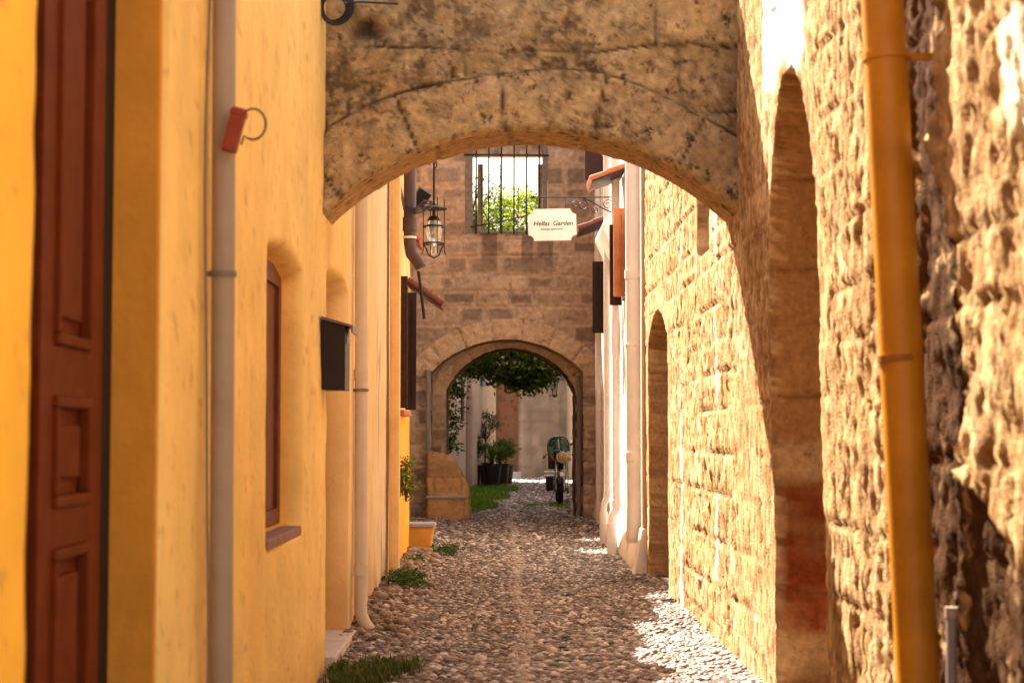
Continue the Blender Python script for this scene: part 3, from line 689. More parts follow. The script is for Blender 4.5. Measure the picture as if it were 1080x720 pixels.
# projecting bay with sloped underside
MB().add([(XR-.03,22.4,3.75),(XR-.03,24.0,3.75),(XR-.25,24.0,4.25),(XR-.25,22.4,4.25),(XR-.03,22.4,4.45),(XR-.03,24.0,4.45),(XR-.20,24.0,4.36),(XR-.20,22.4,4.36)],
         [(0,3,2,1),(3,7,6,2),(4,5,6,7),(0,4,7,3),(1,2,6,5),(0,1,5,4)]).build('plaster_hood', M['white'], wh, bevel=.03)
wn = MB().box((XR-.045, 20.55, 3.2), (XR-.02, 21.4, 4.25)).build('window', M['darkwood'], wh)
MB().box((XR-.053, 20.6, 3.25), (XR-.047, 21.35, 4.2)).build('pane', M['glass'], wn)
def leafshutter(parent, hinge, ang, w, z0, z1, m):
    T = Tm(hinge, (0,0,ang)); s_ = MB(); h = z1-z0; t = .035
    s_.box((0,0,0),(.07,t,h),T); s_.box((w-.07,0,0),(w,t,h),T)
    for k in range(3): zz = (h-.09)*k/2; s_.box((.07,.002,zz),(w-.07,t-.002,zz+.09),T)
    o = s_.build('shutter', m, parent, bevel=.004)
    for k in range(2):
        zz = (h-.09)*k/2+.09; MB().box((.07,.010,zz),(max(w-.07,.08),.024,zz+(h-.27)/2),T).build('panel', m, o)
    return o
leafshutter(wh, (XR-.05, 20.52, 3.18), R(192), .17, 0, 1.07, M['orangewood'])
leafshutter(wh, (XR-.05, 21.50, 3.15), R(186), .15, 0, 1.02, M['darkwood'])
pipe_thing('drainpipe', 'thick white drainpipe standing on the plinth at the near corner of the white house', XR-.11, 18.75, .34, 6.9, .085, M['whitepipe'], joints=(3.28, .42, 1.28), clamps=(2.5, 5.0), cm=M['whitepipe'], wallx=XR)
def elbow_pipe(label, x, y, r, zk, m):
    t = thing('drainpipe', label, 'drainpipe', (x, y, 0))
    MB().tube([(.0,0,6.9),(.0,0,3.0),(0,0,zk+.12),(-.01,0,zk+.03),(-.05,0,zk-.04),(-.055,0,zk-.12),(-.055,0,.02)], r, 16).build('pipe', m, t, smooth=True)
    MB().tube([(0,0,zk+.06),(0,0,zk+.15)], r*1.14, 16).build('joint', m, t, smooth=True)
    MB().tube([(-.055,0,.02),(-.055,0,zk-.14)], r*1.25, 16).build('guard', m, t, smooth=True)
    return t
elbow_pipe('white drainpipe cranked near its foot, nearer of the two beside the orange shutter', XR-.11, 21.6, .055, .55, M['whitepipe'])
elbow_pipe('slimmer white drainpipe cranked near its foot, farther of the two beyond the orange shutter', XR-.12, 23.3, .045, .62, M['palepipe'])
pipe_thing('drainpipe', 'straight slim white pipe between the thick corner pipe and the cranked pipes', XR-.06, 20.2, .0, 6.9, .03, M['whitepipe'], clamps=(1.2, 3.2), cm=M['whitepipe'], wallx=XR)
canopy('tile_canopy', 'bright terracotta tile canopy on the white house above the hanging sign', -1, XR-.03, XR-.44, 21.0, 21.9, 4.83, 4.68, M['tile'], None)
# sunlit white niche thing above
bc = thing('rear_white_house', 'farther white house on the right touching the window wall', 'house')
plaster_sheet('wall', -1, 24.4, 30.8, 7.4, XR+.12, wh_col, bc, st=.07, flare=.06, seed=8)
solid('house_block', XR+.27, 6.5, 24.43, 32.6, 7.3, M['white'], bc)
w2 = MB().box((XR+.08, 26.2, 2.9), (XR+.105, 27.2, 4.4)).build('window', M['darkwood'], bc)
leafshutter(bc, (XR+.10, 27.3, 3.15), R(184), .21, 0, 1.15, M['darkwood'])
leafshutter(bc, (XR+.08, 25.9, 5.4), R(184), .38, 0, 1.05, M['darkwood'])
leafshutter(bc, (XR+.08, 25.0, 5.62), R(188), .17, 0, .6, M['orangewood'])
canopy('tile_canopy', 'dark red tile canopy on the farther white house behind the hanging sign', -1, XR+.10, XR-.36, 26.3, 27.3, 4.88, 4.72, M['darktile'], None)
pipe_thing('drainpipe', 'pale straight drainpipe where the farther white house meets the window wall', XR+.04, 28.2, .0, 7.2, .05, M['palepipe'], joints=(1.4,), cm=M['palepipe'], wallx=XR+.1)

# ---- hanging sign on scrolled bracket
sp = W(647, 208, 23.0)
br = thing('sign_bracket', 'thin black wrought iron bracket with scrolls reaching out from the right wall', 'bracket', sp)
L_ = (W(575, 208, 23.0)-sp).x - .16
MB().tube([(.12,0,0),(L_,0,0)], .0095, 8).build('arm', M['iron'], br, smooth=True)
MB().lathe([(.004,-.05),(.022,0),(.004,.05)], 8, Tm((L_,0,0),(0,R(90),0))).build('finial', M['iron'], br, smooth=True)
MB().tube([(.0,0,.01),(.0,0,-.34)], .010, 8).build('wall_plate', M['iron'], br, smooth=True)
MB().tube([(.0,0,-.22),(-.15,0,-.15),(-.30,0,-.06),(-.42,0,-.005)], .009, 8).build('brace', M['iron'], br, smooth=True)
def spiral(cx, cz, r0, turns, a0, sgn=1, n=26):
    return [(cx + r0*(1-.8*k/n)*math.cos(a0+sgn*turns*2*math.pi*k/n), 0, cz + r0*(1-.8*k/n)*math.sin(a0+sgn*turns*2*math.pi*k/n)) for k in range(n+1)]
for cx_, cz_, r_, a_, sg in ((-.08,-.10,.075,0,1),(-.42,-.11,.075,1.5,-1),(-.52,-.10,.05,0,1),(-.25,-.17,.05,2.5,1)):
    MB().tube(spiral(cx_, cz_, r_, 1.5, a_, sg), .0065, 6).build('scroll', M['iron'], br, smooth=True)
sc_ = W(582.5, 237, 22.95)
sg_ = thing('hanging_sign', 'cream sign board with notched corners reading Hellas Garden hanging from the iron bracket', 'sign', sc_)
sg_.rotation_euler = (0, R(-1.5), R(3))
def notched(w, h, r, n=7):
    pts = []
    for cx_, cz_, a0 in ((w, h, 270), (-w, h, 0), (-w, -h, 90), (w, -h, 180)):
        for k in range(n+1):
            a = R(a0 - 90*k/n); 
            pts.append((cx_ + r*math.cos(a), cz_ + r*math.sin(a)))
    return pts
pts = []
w_, h_, r_ = .325, .215, .075
for (cx_, cz_, a0) in ((w_,h_,270),(-w_,h_,360),(-w_,-h_,90),(w_,-h_,180)):
    for k in range(8): a = R(a0 - 90*k/7); pts.append((cx_+r_*math.cos(a), cz_+r_*math.sin(a)))
MB().prism(pts, .018, Tm((0,.009,0),(R(90),0,0))).build('board', M['sign'], sg_)
def text(s, size, x, z, parent, shear=0.):
    cu = bpy.data.curves.new('lettering', 'FONT'); cu.body = s; cu.size = size; cu.align_x = 'CENTER'; cu.align_y = 'CENTER'; cu.shear = shear; cu.extrude = .0012; cu.resolution_u = 3
    cu.offset = size*.012
    tmp = bpy.data.objects.new('lettering', cu); COL.objects.link(tmp)
    bpy.context.view_layer.update()
    me = bpy.data.meshes.new_from_object(tmp.evaluated_get(bpy.context.evaluated_depsgraph_get()))
    bpy.data.objects.remove(tmp)
    me.transform(Tm((x, -.0108, z), (R(90), 0, 0)))
    return link_mesh('lettering', me, M['ink'], parent, False)
text('Hellas', .090, -.150, .015, sg_, .25)
text('Garden', .090, .140, .015, sg_, .25)
text('boutique apartments', .036, -.01, -.060, sg_)
for x in (-.19, .19):
    MB().tube([(x,0,.205),(x,0,.375)], .0045, 6).build('hanger', M['iron'], sg_, smooth=True)

# =================================================================== ARCHES
# ---- flying arch near
def arch_bridge():
    t = thing('stone_arch', 'weathered limestone flying arch spanning the alley overhead in the foreground', 'arch')
    y0, th = 11.1, .55
    cx_, R0 = .19, 1.95; cz = 3.50-R0; top = 4.46
    xs = axes(XL-.06, XR+.07, .022)
    def low(x): return cz + np.sqrt(np.maximum(R0**2-(x-cx_)**2, .01))
    nv = 64; nu = 26
    X = np.repeat(xs[:, None], nv, 1); zl = low(xs)[:, None]
    tz = np.linspace(0, 1, nv)[None]; Zf = top + (zl-top)*tz
    rad = np.hypot(X-cx_, Zf-cz); ang = np.arctan2(X-cx_, Zf-cz)
    ring_ = rad-R0; RT = .40+.02*np.sin(ang*9)
    inring = ring_ < RT
    vj = ang/ .30 + .3; vc = np.floor(vj); vd = np.minimum(vj-vc, vc+1-vj)*.30*rad
    vd = np.minimum(vd, np.abs(RT-ring_))
    bd, b1, b2 = blocks(X, Zf, .43, .85, 33, .05); bd = np.minimum(bd, np.where(inring, 9, ring_-RT))
    jd = np.where(inring, vd, bd); rb = np.where(inring, _h(vc, vc*0, vc*0, 77), b1)
    wear = np.where(inring, .75+.25*ss(.3,.6,fbm(X*1.8, Zf*1.8, s=133)), .15+.85*ss(.42,.62,fbm(X*1.8, Zf*1.8, s=133)))
    D = .034*ss(0, .014, jd)*wear + (rb-.5)*.034 + .018*inring + (fbm(X*7, Zf*7, s=131, o=5, g=.6)-.5)*.055
    D = D - ss(.62,.74,fbm(X*18, Zf*18, s=135, o=2))*.012
    D = D + .035*inring*0 - .05*ss(.03, .0, zl*0+ (Zf-zl))*1  # worn arris
    D = D - .10*np.exp(-((X+.90)/.09)**2-((Zf-4.17)/.06)**2)
    front = np.stack([X, y0-D, Zf], -1)
    c = nm3((.385,.265,.14), X.shape)*(.80+.40*rb)[..., None]
    c = mixc(c, (.50,.355,.20), ss(RT+.02,RT-.05, ring_)*.65)
    c = mixc(c, (.13,.080,.042), ss(.40, .60, fbm(X*2.6, Zf*2.6, s=137, o=6, g=.78))*(.15+.85*ss(.2,.6,ring_))*.75)
    c = mixc(c, (.07,.045,.028), ss(.50,.57, fbm(X*15, Zf*15, s=138, o=5, g=.8))*.6*ss(.38,.62,fbm(X*2.1+5, Zf*2.1, s=147, o=4)))
    c = mixc(c, (.56,.42,.25), ss(.53,.60, fbm(X*11, Zf*11, s=145, o=5, g=.8))*.5)
    c = mixc(c, (.54,.385,.20), ss(.53, .64, fbm(X*5.5, Zf*5.5, s=139, o=5, g=.7))*.6)
    c = mixc(c, (.05,.03,.017), ss(.014, .003, jd)*.9*wear)
    c = mixc(c, (.05,.03,.02), np.exp(-((X+.90)/.11)**2-((Zf-4.17)/.07)**2)*.9)
    # underside
    tu = np.linspace(0, 1, nu)[None, 1:]
    Xu = np.repeat(xs[:, None], nu-1, 1); Yu = y0 + .02 + (th-.02)*tu + 0*Xu
    av = np.arctan2(Xu-cx_, zl-cz)/.255+.3; ac = np.floor(av); ad = np.minimum(av-ac, ac+1-av)*.255*R0
    Du = .02*ss(0,.02,ad) + (fbm(Xu*7, Yu*7, s=141)-.5)*.035 - .02
    und = np.stack([Xu, Yu, zl - Du + 0*Yu], -1)
    cu_ = nm3((.40,.24,.11), Xu.shape)*(.8+.4*_h(ac, ac*0, ac*0, 77))[..., None]
    P = np.concatenate([front, und], 1); C_ = np.concatenate([c, cu_], 1)
    grid('masonry', P, M['archstone'], t, C_)
    # top course and back
    yb = y0+th
    bk = MB(); Xs = list(xs[::6]) + [xs[-1]]
    for i in range(len(Xs)-1):
        a, b = Xs[i], Xs[i+1]; za, zb = float(low(np.array(a))), float(low(np.array(b)))
        bk.add([(a, yb, za), (b, yb, zb), (b, yb, top), (a, yb, top)], [(0,1,2,3)])
    bk.build('back_face', mat('rear_arch_stone', (.42,.29,.17), .95, .3, 8, .6, 40), t)
    # coping of irregular slabs
    rr = random.Random(3); x = XL-.05
    cp = MB()
    while x < XR:
        w = rr.uniform(.3,.6); h = rr.uniform(.0,.05)
        cp.box((x, y0-.02-rr.uniform(0,.02), top-.04), (min(x+w-.012, XR+.05), yb+.01, top+.02+h)); x += w
    cp.build('coping', mat('lichen_coping_stone', (.34,.24,.14), .95, .4, 12, .8, 40, dark=(.06,.04,.02), dsc=7), t, bevel=.012)
    return t
arch_bridge()
cc = thing('cable_coil', 'coil of black cable hanging at the left end of the near arch', 'cable', W(353, 9, 10.85))
for k in range(4):
    rr = .085+.012*k
    MB().tube([(rr*math.cos(a)*.9+.006*k, -.012*k+.02*math.sin(2*a), rr*math.sin(a)*.95) for a in np.linspace(0, 2*math.pi, 22)], .008, 6).build('loop', M['cable'], cc, smooth=True)
MB().tube([(.06,0,.03),(.15,0,.045),(.28,.05,.05),(.40,.1,.055)], .008, 6).build('tail', M['cable'], cc, smooth=True)

# ---- window wall with arched gateway
def opening_mask(X, Z, x0, x1, zs, cx_, cz, R0):
    return ((X > x0) & (X < x1) & (Z < zs)) | ((np.hypot(X-cx_, Z-cz) < R0) & (Z >= zs) & (X > x0) & (X < x1))
def arc_from(x0, x1, zs, zc):
    hc = (x1-x0)/2; s_ = zc-zs; R0 = (hc*hc+s_*s_)/(2*s_); return (x0+x1)/2, zc-R0, R0
ww = thing('window_wall', 'tall shaded ashlar wall across the alley with barred window above an arched gateway', 'wall')
def wall_with_arch(name, y, x0, x1, z1, op, win, st, mat_, base, parent, rt=.38, seed=41):
    ox0, ox1, zs, zc = op; cx_, cz, R0 = arc_from(*op)
    xs = np.unique(np.round(np.concatenate([axes(x0, ox0, st), axes(ox0, ox1, st), axes(ox1, x1, st)]), 5))
    if win:
        xs = np.unique(np.round(np.concatenate([axes(x0, ox0, st), axes(ox0, win[0], st), axes(win[0], win[1], st), axes(win[1], ox1, st), axes(ox1, x1, st)]), 5))
        zz = np.concatenate([axes(-.15, win[2], st), axes(win[2], win[3], st), axes(win[3], z1, st)])
    else: zz = axes(-.15, z1, st)
    zs_ = np.unique(np.round(zz, 5))
    X, Z = np.meshgrid(xs, zs_, indexing='ij')
    # snap to arc
    rad = np.hypot(X-cx_, Z-cz); over = (Z > zs-.02) & (np.abs(rad-R0) < st*.55)
    k = np.where(over, R0/np.maximum(rad, .01), 1); X2 = np.where(over, cx_+(X-cx_)*k, X); Z2 = np.where(over, cz+(Z-cz)*k, Z)
    Xc = (X[:-1,:-1]+X[1:,1:])/2; Zc = (Z[:-1,:-1]+Z[1:,1:])/2
    keep = ~opening_mask(Xc, Zc, ox0, ox1, zs, cx_, cz, R0)
    if win: keep &= ~((Xc > win[0]) & (Xc < win[1]) & (Zc > win[2]) & (Zc < win[3]))
    rad = np.hypot(X2-cx_, Z2-cz); rg = rad-R0; ang = np.arctan2(X2-cx_, Z2-cz)
    inr = (rg < rt) & (Z2 > zs-.1)
    da = .50/R0; vj = ang/da+.5; vc = np.floor(vj); vd = np.minimum(np.minimum(vj-vc, vc+1-vj)*da*rad, np.abs(rt-rg))
    bd, b1, b2 = blocks(X2, Z2, .33, .52, seed, .03)
    jd = np.where(inr, vd, bd); rb = np.where(inr, _h(vc, vc*0, vc*0, 78), b1)
    D = .034*ss(0, .03, jd) + (rb-.5)*.045 + (fbm(X2*7, Z2*7, s=seed+3, o=5, g=.65)-.5)*.07 + .03*inr - ss(.60,.70,fbm(X2*12, Z2*12, s=seed+4, o=3))*.02
    c = nm3(base, X.shape)*(.62+.6*rb)[..., None]
    c = mixc(c, tuple(.55*v for v in base), ss(.45, .62, fbm(X2*1.1, Z2*1.1, s=seed+5, o=6, g=.72))*.65)
    c = mixc(c, (.60,.42,.26), inr*.75)
    c = mixc(c, (.19,.13,.09), ss(.45,.75,b2)*.6*(1-inr))
    mo_ = np.maximum(ss(.085, .035, jd + .05*(fbm(X2*9,Z2*9,s=seed+7)-.5)), ss(.60,.45,b1)*0 + (b1 > .72)*.8)
    c = mixc(c, (.52,.37,.25), mo_*.8*(1-inr))
    c = mixc(c, (.20,.12,.08), ss(.012, .0, jd)*inr*.8)
    if win:
        st_ = ss(.1,.0,Z2-win[2])*ss(-1.0,-.1,Z2-win[2])*((X2 > win[0]-.1) & (X2 < win[1]+.1))*ss(.5,.6,vn(X2*7, X2*0, s=4))
        c = mixc(c, (.12,.075,.05), st_*.75)
    o = grid('masonry', np.stack([X2, y-D, Z2], -1), mat_, parent, c, keep=keep)
    return o
WY = 30.7
OP1 = (-1.28, 1.45, 2.66, 3.24); WIN = (-.68, .82, 5.16, 7.05)
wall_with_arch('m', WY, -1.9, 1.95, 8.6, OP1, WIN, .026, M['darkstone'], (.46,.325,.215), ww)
def soffit(name, op, y0, y1, st, parent, m, base, seed):
    x0, x1, zs, zc = op; cx_, cz, R0 = arc_from(*op)
    a1 = math.atan2(x1-cx_, zs-cz); aa = np.linspace(-a1, a1, 60)
    prof = [(x0, z) for z in np.linspace(-.15, zs, 60)[:-1]] + [(cx_+R0*math.sin(a), cz+R0*math.cos(a)) for a in aa] + [(x1, z) for z in np.linspace(zs, -.15, 60)[1:]]
    prof = np.array(prof); L = np.concatenate([[0], np.cumsum(np.hypot(*np.diff(prof, axis=0).T))])
    yy = axes(y0, y1, st); P = np.zeros((len(prof), len(yy), 3)); P[..., 0] = prof[:, None, 0]; P[..., 2] = prof[:, None, 1]; P[..., 1] = yy[None]
    jd, b1, b2 = blocks(np.repeat(yy[None], len(prof), 0), np.repeat(L[:, None], len(yy), 1), .33, .4, seed)
    cen = np.array([(x0+x1)/2, 1.6]); dirx = cen[0]-P[..., 0]; dirz = np.where(P[..., 2] > zs, cen[1]-P[..., 2], 0); nn = np.hypot(dirx, dirz)+1e-6
    amt = .02*ss(0,.03,jd) + (b1-.5)*.02 + (fbm(P[...,1]*6, L[:,None]*6+P[...,1]*0, s=seed)-.5)*.03 - .01
    P[..., 0] += dirx/nn*amt; P[..., 2] += dirz/nn*amt
    c = nm3(base, jd.shape)*(.75+.5*b2)[..., None]; c = mixc(c, (.15,.09,.05), ss(.02,0,jd)*.6)
    return grid(name, P, m, parent, c, flip=True)
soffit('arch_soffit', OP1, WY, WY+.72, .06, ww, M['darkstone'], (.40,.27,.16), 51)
OP2 = (-1.03, 1.34, 2.34, 3.12)
wall_with_arch('m', WY+.70, -1.5, 1.8, 3.6, OP2, None, .035, M['darkstone'], (.30,.175,.095), ww, rt=.30, seed=61)  # shade of the passage put into darker stone colours, here and in its soffit
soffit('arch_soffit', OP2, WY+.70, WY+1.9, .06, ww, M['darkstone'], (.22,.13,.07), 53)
# rear leaf of the wall and thickness around the window
w0, w1, wz0, wz1 = WIN
TH = 1.9
rb_ = MB(); yb = WY+TH
cx_, cz, R0 = arc_from(*OP2)
pr = [(OP2[0], -.1)] + [(OP2[0], OP2[2])] + [(cx_+R0*math.sin(a), cz+R0*math.cos(a)) for a in np.linspace(-math.atan2(OP2[1]-cx_, OP2[2]-cz), math.atan2(OP2[1]-cx_, OP2[2]-cz), 24)] + [(OP2[1], OP2[2]), (OP2[1], -.1)]
for (xa, za), (xb, zb) in zip(pr[:-1], pr[1:]):
    if abs(xa-xb) > 1e-6: rb_.add([(xa, yb, za), (xb, yb, zb), (xb, yb, wz0), (xa, yb, wz0)], [(0,1,2,3)])
rb_.add([(-1.9,yb,-.1),(OP2[0],yb,-.1),(OP2[0],yb,wz0),(-1.9,yb,wz0)],[(0,1,2,3)]); rb_.add([(OP2[1],yb,-.1),(1.95,yb,-.1),(1.95,yb,wz0),(OP2[1],yb,wz0)],[(0,1,2,3)])
yw = WY+.62   # the upper wall is thinner
rb_.add([(-1.9,yw,wz0),(w0,yw,wz0),(w0,yw,8.6),(-1.9,yw,8.6)],[(0,1,2,3)]); rb_.add([(w1,yw,wz0),(1.95,yw,wz0),(1.95,yw,8.6),(w1,yw,8.6)],[(0,1,2,3)])
rb_.add([(w0,yw,wz1),(w1,yw,wz1),(w1,yw,8.6),(w0,yw,8.6)],[(0,1,2,3)])
rb_.add([(-1.9,WY,8.6),(1.95,WY,8.6),(1.95,yw,8.6),(-1.9,yw,8.6)],[(0,1,2,3)])
rb_.add([(-1.9,yw,wz0-.002),(1.95,yw,wz0-.002),(1.95,yb,wz0-.002),(-1.9,yb,wz0-.002)],[(0,1,2,3)])
rb_.build('rear_face', mat('rear_wall_stone', (.42,.29,.19), .95, .3, 6, .6, 30), ww)
rv = MB()
rv.add([(w0,WY-.02,wz0),(w0,yw,wz0),(w0,yw,wz1),(w0,WY-.02,wz1)],[(0,1,2,3)]); rv.add([(w1,WY-.02,wz0),(w1,WY-.02,wz1),(w1,yw,wz1),(w1,yw,wz0)],[(0,1,2,3)])
rv.add([(w0,WY-.02,wz0),(w1,WY-.02,wz0),(w1,yw,wz0),(w0,yw,wz0)],[(0,1,2,3)]); rv.add([(w0,WY-.02,wz1),(w1,WY-.02,wz1),(w1,yw,wz1),(w0,yw,wz1)],[(0,1,2,3)])
rv.build('window_reveal', mat('pale_reveal_stone', (.62,.46,.32), .9, .25, 8, .6, 30), ww)
MB().box((w0+.01, WY+.36, 6.62), (w1-.01, WY+.55, 7.04)).build('lintel', M['greywood'] if False else mat('cracked_lintel_stone', (.50,.38,.28), .9, .35, 6, .8, 22, dark=(.14,.09,.06), dsc=4), ww, bevel=.03)
fr = MB()
fr.box((w0+.004, WY-.03, wz0), (w0+.14, WY+.07, wz1)); fr.box((w1-.10, WY-.03, wz0), (w1-.004, WY+.05, wz1)); fr.box((w0+.14, WY-.028, wz0+.003), (w1-.10, WY+.05, wz0+.04))
wfr = fr.build('window_frame', M['greywood'], ww, bevel=.008)
wcase = MB(); wcase.box((w0+.22, WY+.50, wz0), (w0+.32, WY+.58, 6.5)); wcase.box((w1-.17, WY+.50, wz0), (w1-.05, WY+.58, 6.5)); wcase.build('casement', M['greywood'], ww, bevel=.006)
xsb = np.linspace(w0+.20, w1-.16, 6)
for x in xsb: MB().tube([(x, WY-.05, wz0-.02), (x+.005, WY-.05, wz1+.05)], .015, 6).build('window_bar', M['iron'], ww, smooth=True)
MB().tube([(w0-.02, WY-.055, 6.58), (w1+.02, WY-.055, 6.57)], .017, 6).build('window_bar', M['iron'], ww, smooth=True)
MB().tube([(w0+.1, WY-.062, 5.27), (-.05, WY-.06, 5.36), (w1-.3, WY-.062, 5.50)], .015, 6).build('window_bar', M['iron'], ww, smooth=True)
for x in np.linspace(w0+.30, w1-.2, 4): MB().tube([(x, WY+.47, wz0), (x, WY+.47, 6.5)], .008, 6).build('window_bar', M['iron'], ww, smooth=True)

# buttress / mounting block beside the gateway
bt = thing('buttress', 'rounded brown stone buttress at the left foot of the arched gateway', 'buttress', (-.98, 30.2, 0))
nn = 40
ax = np.linspace(-.42, .42, 36); zz_ = np.linspace(0, 1, 34)
A, T_ = np.meshgrid(np.linspace(0, 1, 40), zz_, indexing='ij')
# footprint path: left-front -> front -> right side -> back
pth = np.array([(-.36,0.0),(-.34,-.16),(.28,-.16),(.40,-.06),(.42,.25),(.40,.9)])
seg = np.concatenate([[0], np.cumsum(np.hypot(*np.diff(pth, axis=0).T))]); seg /= seg[-1]
fx = np.interp(A, seg, pth[:, 0]); fy = np.interp(A, seg, pth[:, 1])
zt = .60 + .64*(1-np.clip((fx+.36)/.79, 0, 1)**2.4)**.6
Zb = T_*zt
tt = np.clip((T_-.70)/.30, 0, 1)
shr = 1 - .04*T_ - .16*tt**3.0; yshr = 1 - .10*T_ - .9*tt**2.2
nx = (fbm(fx*4+fy*3, Zb*4, s=151)-.5)*.05 
Xb = np.where(fx > 0, fx*shr, fx) + nx; Yb = fy*yshr + (fbm(fx*4, Zb*4+fy*4, s=153)-.5)*.06
jd, b1, b2 = blocks(fx+fy, Zb, .28, .5, 71, .03)
c = nm3((.42,.23,.10), A.shape)*(.8+.4*b1)[..., None]; c = mixc(c, (.14,.075,.04), ss(.02,0,jd)*.5)
grid('stonework', np.stack([Xb, Yb, Zb-.08*(1-T_)], -1), M['darkstone'], bt, c)
MB().box((-.36,-.20,.42),(.33,-.14,.46)).build('ledge', M['floorstone'], bt, bevel=.008)
gpd = thing('drainpipe', 'grey drainpipe with kicked-out foot between the window wall and the buttress', 'drainpipe', (-1.33, 30.45, 0))
MB().tube([(0,0,2.6),(0,0,.5),(.02,0,.3),(.08,-.03,.16),(.14,-.06,.10)], .042, 12).build('pipe', M['greypipe'], gpd, smooth=True)
MB().tube([(0,0,2.55),(0,0,2.68)], .06, 12).build('joint', M['greypipe'], gpd, smooth=True)
bkp = thing('drainpipe', 'dark drainpipe in the gloom on the right jamb behind the motorcycle', 'drainpipe', (1.40, 31.25, 0))
MB().tube([(0,0,2.6),(0,0,0)], .04, 12).build('pipe', M['greypipe'], bkp, smooth=True)

# =================================================================== COURTYARD
wb = thing('courtyard_house', 'slanting whitewashed house with blue shutters and pointed niche beyond the gateway', 'house', (-1.7, 35.5, 0), math.atan2(1.45, 20.5)*-1)
# local: wall runs along +y, face toward +x
ysl = axes(0, 21, .12); zsl = axes(-.1, 8.2, .12)
Yl, Zl = np.meshgrid(ysl, zsl, indexing='ij')
nd = .22*pointed_mask(Yl, Zl, 10.3, 12.2, -1, 1.8, 3.6, .06)
c = nm3((.58,.50,.44), Yl.shape); c = mixc(c, (.40,.33,.28), ss(.42,.62,fbm(Yl*.8, Zl*1.2, s=161))*.5); c = mixc(c, (.24,.14,.09), ss(.05,.2,nd)*.9)
jd, b1, b2 = blocks(Yl, Zl, .4, .9, 81, .03); c = mixc(c, (.42,.34,.28), ss(.04,0,jd)*.35)
grid('wall', np.stack([.02*(fbm(Yl, Zl, s=163)-.5)-nd, Yl, Zl], -1), M['plaster_attr'], wb, c, flip=True)
MB().box((-5,.02,-.1),(-.3,21,8.1)).build('house_block', M['white'], wb)
for yy_, zz0, hh in ((5.5,3.05,1.2),(14.8,3.0,1.0)):
    s_ = MB().box((.02,yy_,zz0),(.06,yy_+.9,zz0+hh)).build('shutter', M['blue'], wb, bevel=.006)
MB().box((-.01,8.8,1.9),(.04,9.3,3.0)).build('window', M['darkwood'], wb)
fw = thing('far_house', 'tall stained stone house closing the courtyard with dark arched doorway', 'house')
xs = axes(-1.5, 6, .12); zs_ = axes(-.1, 9, .12); Xf, Zf = np.meshgrid(xs, zs_, indexing='ij')
dd = .5*rect_mask(Xf, Zf, -.35, .62, -1, 4.2, .05, top=.5)
c = nm3((.25,.185,.14), Xf.shape); c = mixc(c, (.17,.13,.11), ss(.44,.58,fbm(Xf*1.2, Zf*.7, s=171, o=5))*.75); c = mixc(c, (.36,.29,.23), ss(.5,.65,fbm(Xf*.9, Zf*.9, s=173))*.5)
jd, b1, b2 = blocks(Xf, Zf, .45, .8, 83, .04); c = c*(.88+.24*b1)[..., None]; c = mixc(c, (.12,.09,.075), ss(.04,0,jd)*.45); c = mixc(c, (.13,.10,.08), ss(.48,.62,fbm(Xf*4, Zf*.5, s=176, o=5, g=.65))*.6); c = mixc(c, (.12,.06,.035), ss(.1,.4,dd)*.8)
grid('wall', np.stack([Xf, 62.6+dd-.04*(fbm(Xf*2, Zf*2, s=175)-.5), Zf], -1), M['plaster_attr'], fw, c)
MB().box((-1.5,63.3,-.1),(6,68,8.9)).build('house_block', M['white'], fw)
MB().box((-.3,63.06,0),(.6,63.12,3.4)).build('door', mat('brown_plank_door', (.16,.07,.035), .8, .4, 3, .3, 20, dark=(.05,.025,.015), dsc=3), fw)
tag(MB().box((.25,60.8,-.05),(.66,61.5,.23)).build('stone_slab', M['floorstone'], None, bevel=.02), 'grey stone slab by the dark doorway in the courtyard', 'stone slab')
rh = thing('right_courtyard_house', 'pale rendered house on the right of the courtyard with brown framed window', 'house', (2.35, 40, 0), 0)
ysl = axes(-7.2, 24, .15); zsl = axes(-.1, 6.0, .12); Yl, Zl = np.meshgrid(ysl, zsl, indexing='ij')
c = nm3((.30,.22,.16), Yl.shape); c = mixc(c, (.30,.22,.17), ss(.42,.6,fbm(Yl*.8, Zl*1.0, s=181))*.6)  # base colour browned to stand in for courtyard shade
grid('wall', np.stack([.012*Yl*0+.03*(fbm(Yl,Zl,s=183)-.5), Yl, Zl], -1), M['plaster_attr'], rh, c)
MB().box((.1,-7.1,-.1),(5,24,5.9)).build('house_block', M['white'], rh)
f_ = MB(); 
for q in (((12.0,.9),(12.15,2.75)),((13.9,.9),(14.05,2.75)),((12.15,2.6),(13.9,2.75)),((12.15,.9),(13.9,1.0)),((12.95,1.0),(13.05,2.6))): f_.box((-.09,q[0][0],q[0][1]),(-.0,q[1][0],q[1][1]))
wo = f_.build('window', M['orangewood'], rh, bevel=.005)
MB().box((-.03,12.1,.95),(-.015,13.95,2.7)).build('pane', M['glass'], wo)

ln2 = thing('wall_lantern', 'small black lantern hanging far off under the leaves right of the gateway', 'lantern', W(585, 419, 46))
MB().lathe([(.02,.50),(.12,.42),(.13,.40),(.02,.40)], 6).build('cap', M['iron'], ln2)
for k in range(4):
    a = math.pi/4+k*math.pi/2; MB().tube([(.11*math.cos(a),.11*math.sin(a),.40),(.07*math.cos(a),.07*math.sin(a),.05)], .012, 6).build('bar', M['iron'], ln2)
MB().lathe([(.055,.06),(.09,.38)], 6).build('glass', M['lampglass'], ln2)
MB().lathe([(.02,.0),(.08,.04),(.08,.06),(.02,.06)], 6).build('base', M['iron'], ln2)
MB().tube([(0,0,.5),(0,0,.62),(.3,0,.70),(1.0,0,.70)], .014, 6).build('arm', M['iron'], ln2, smooth=True)

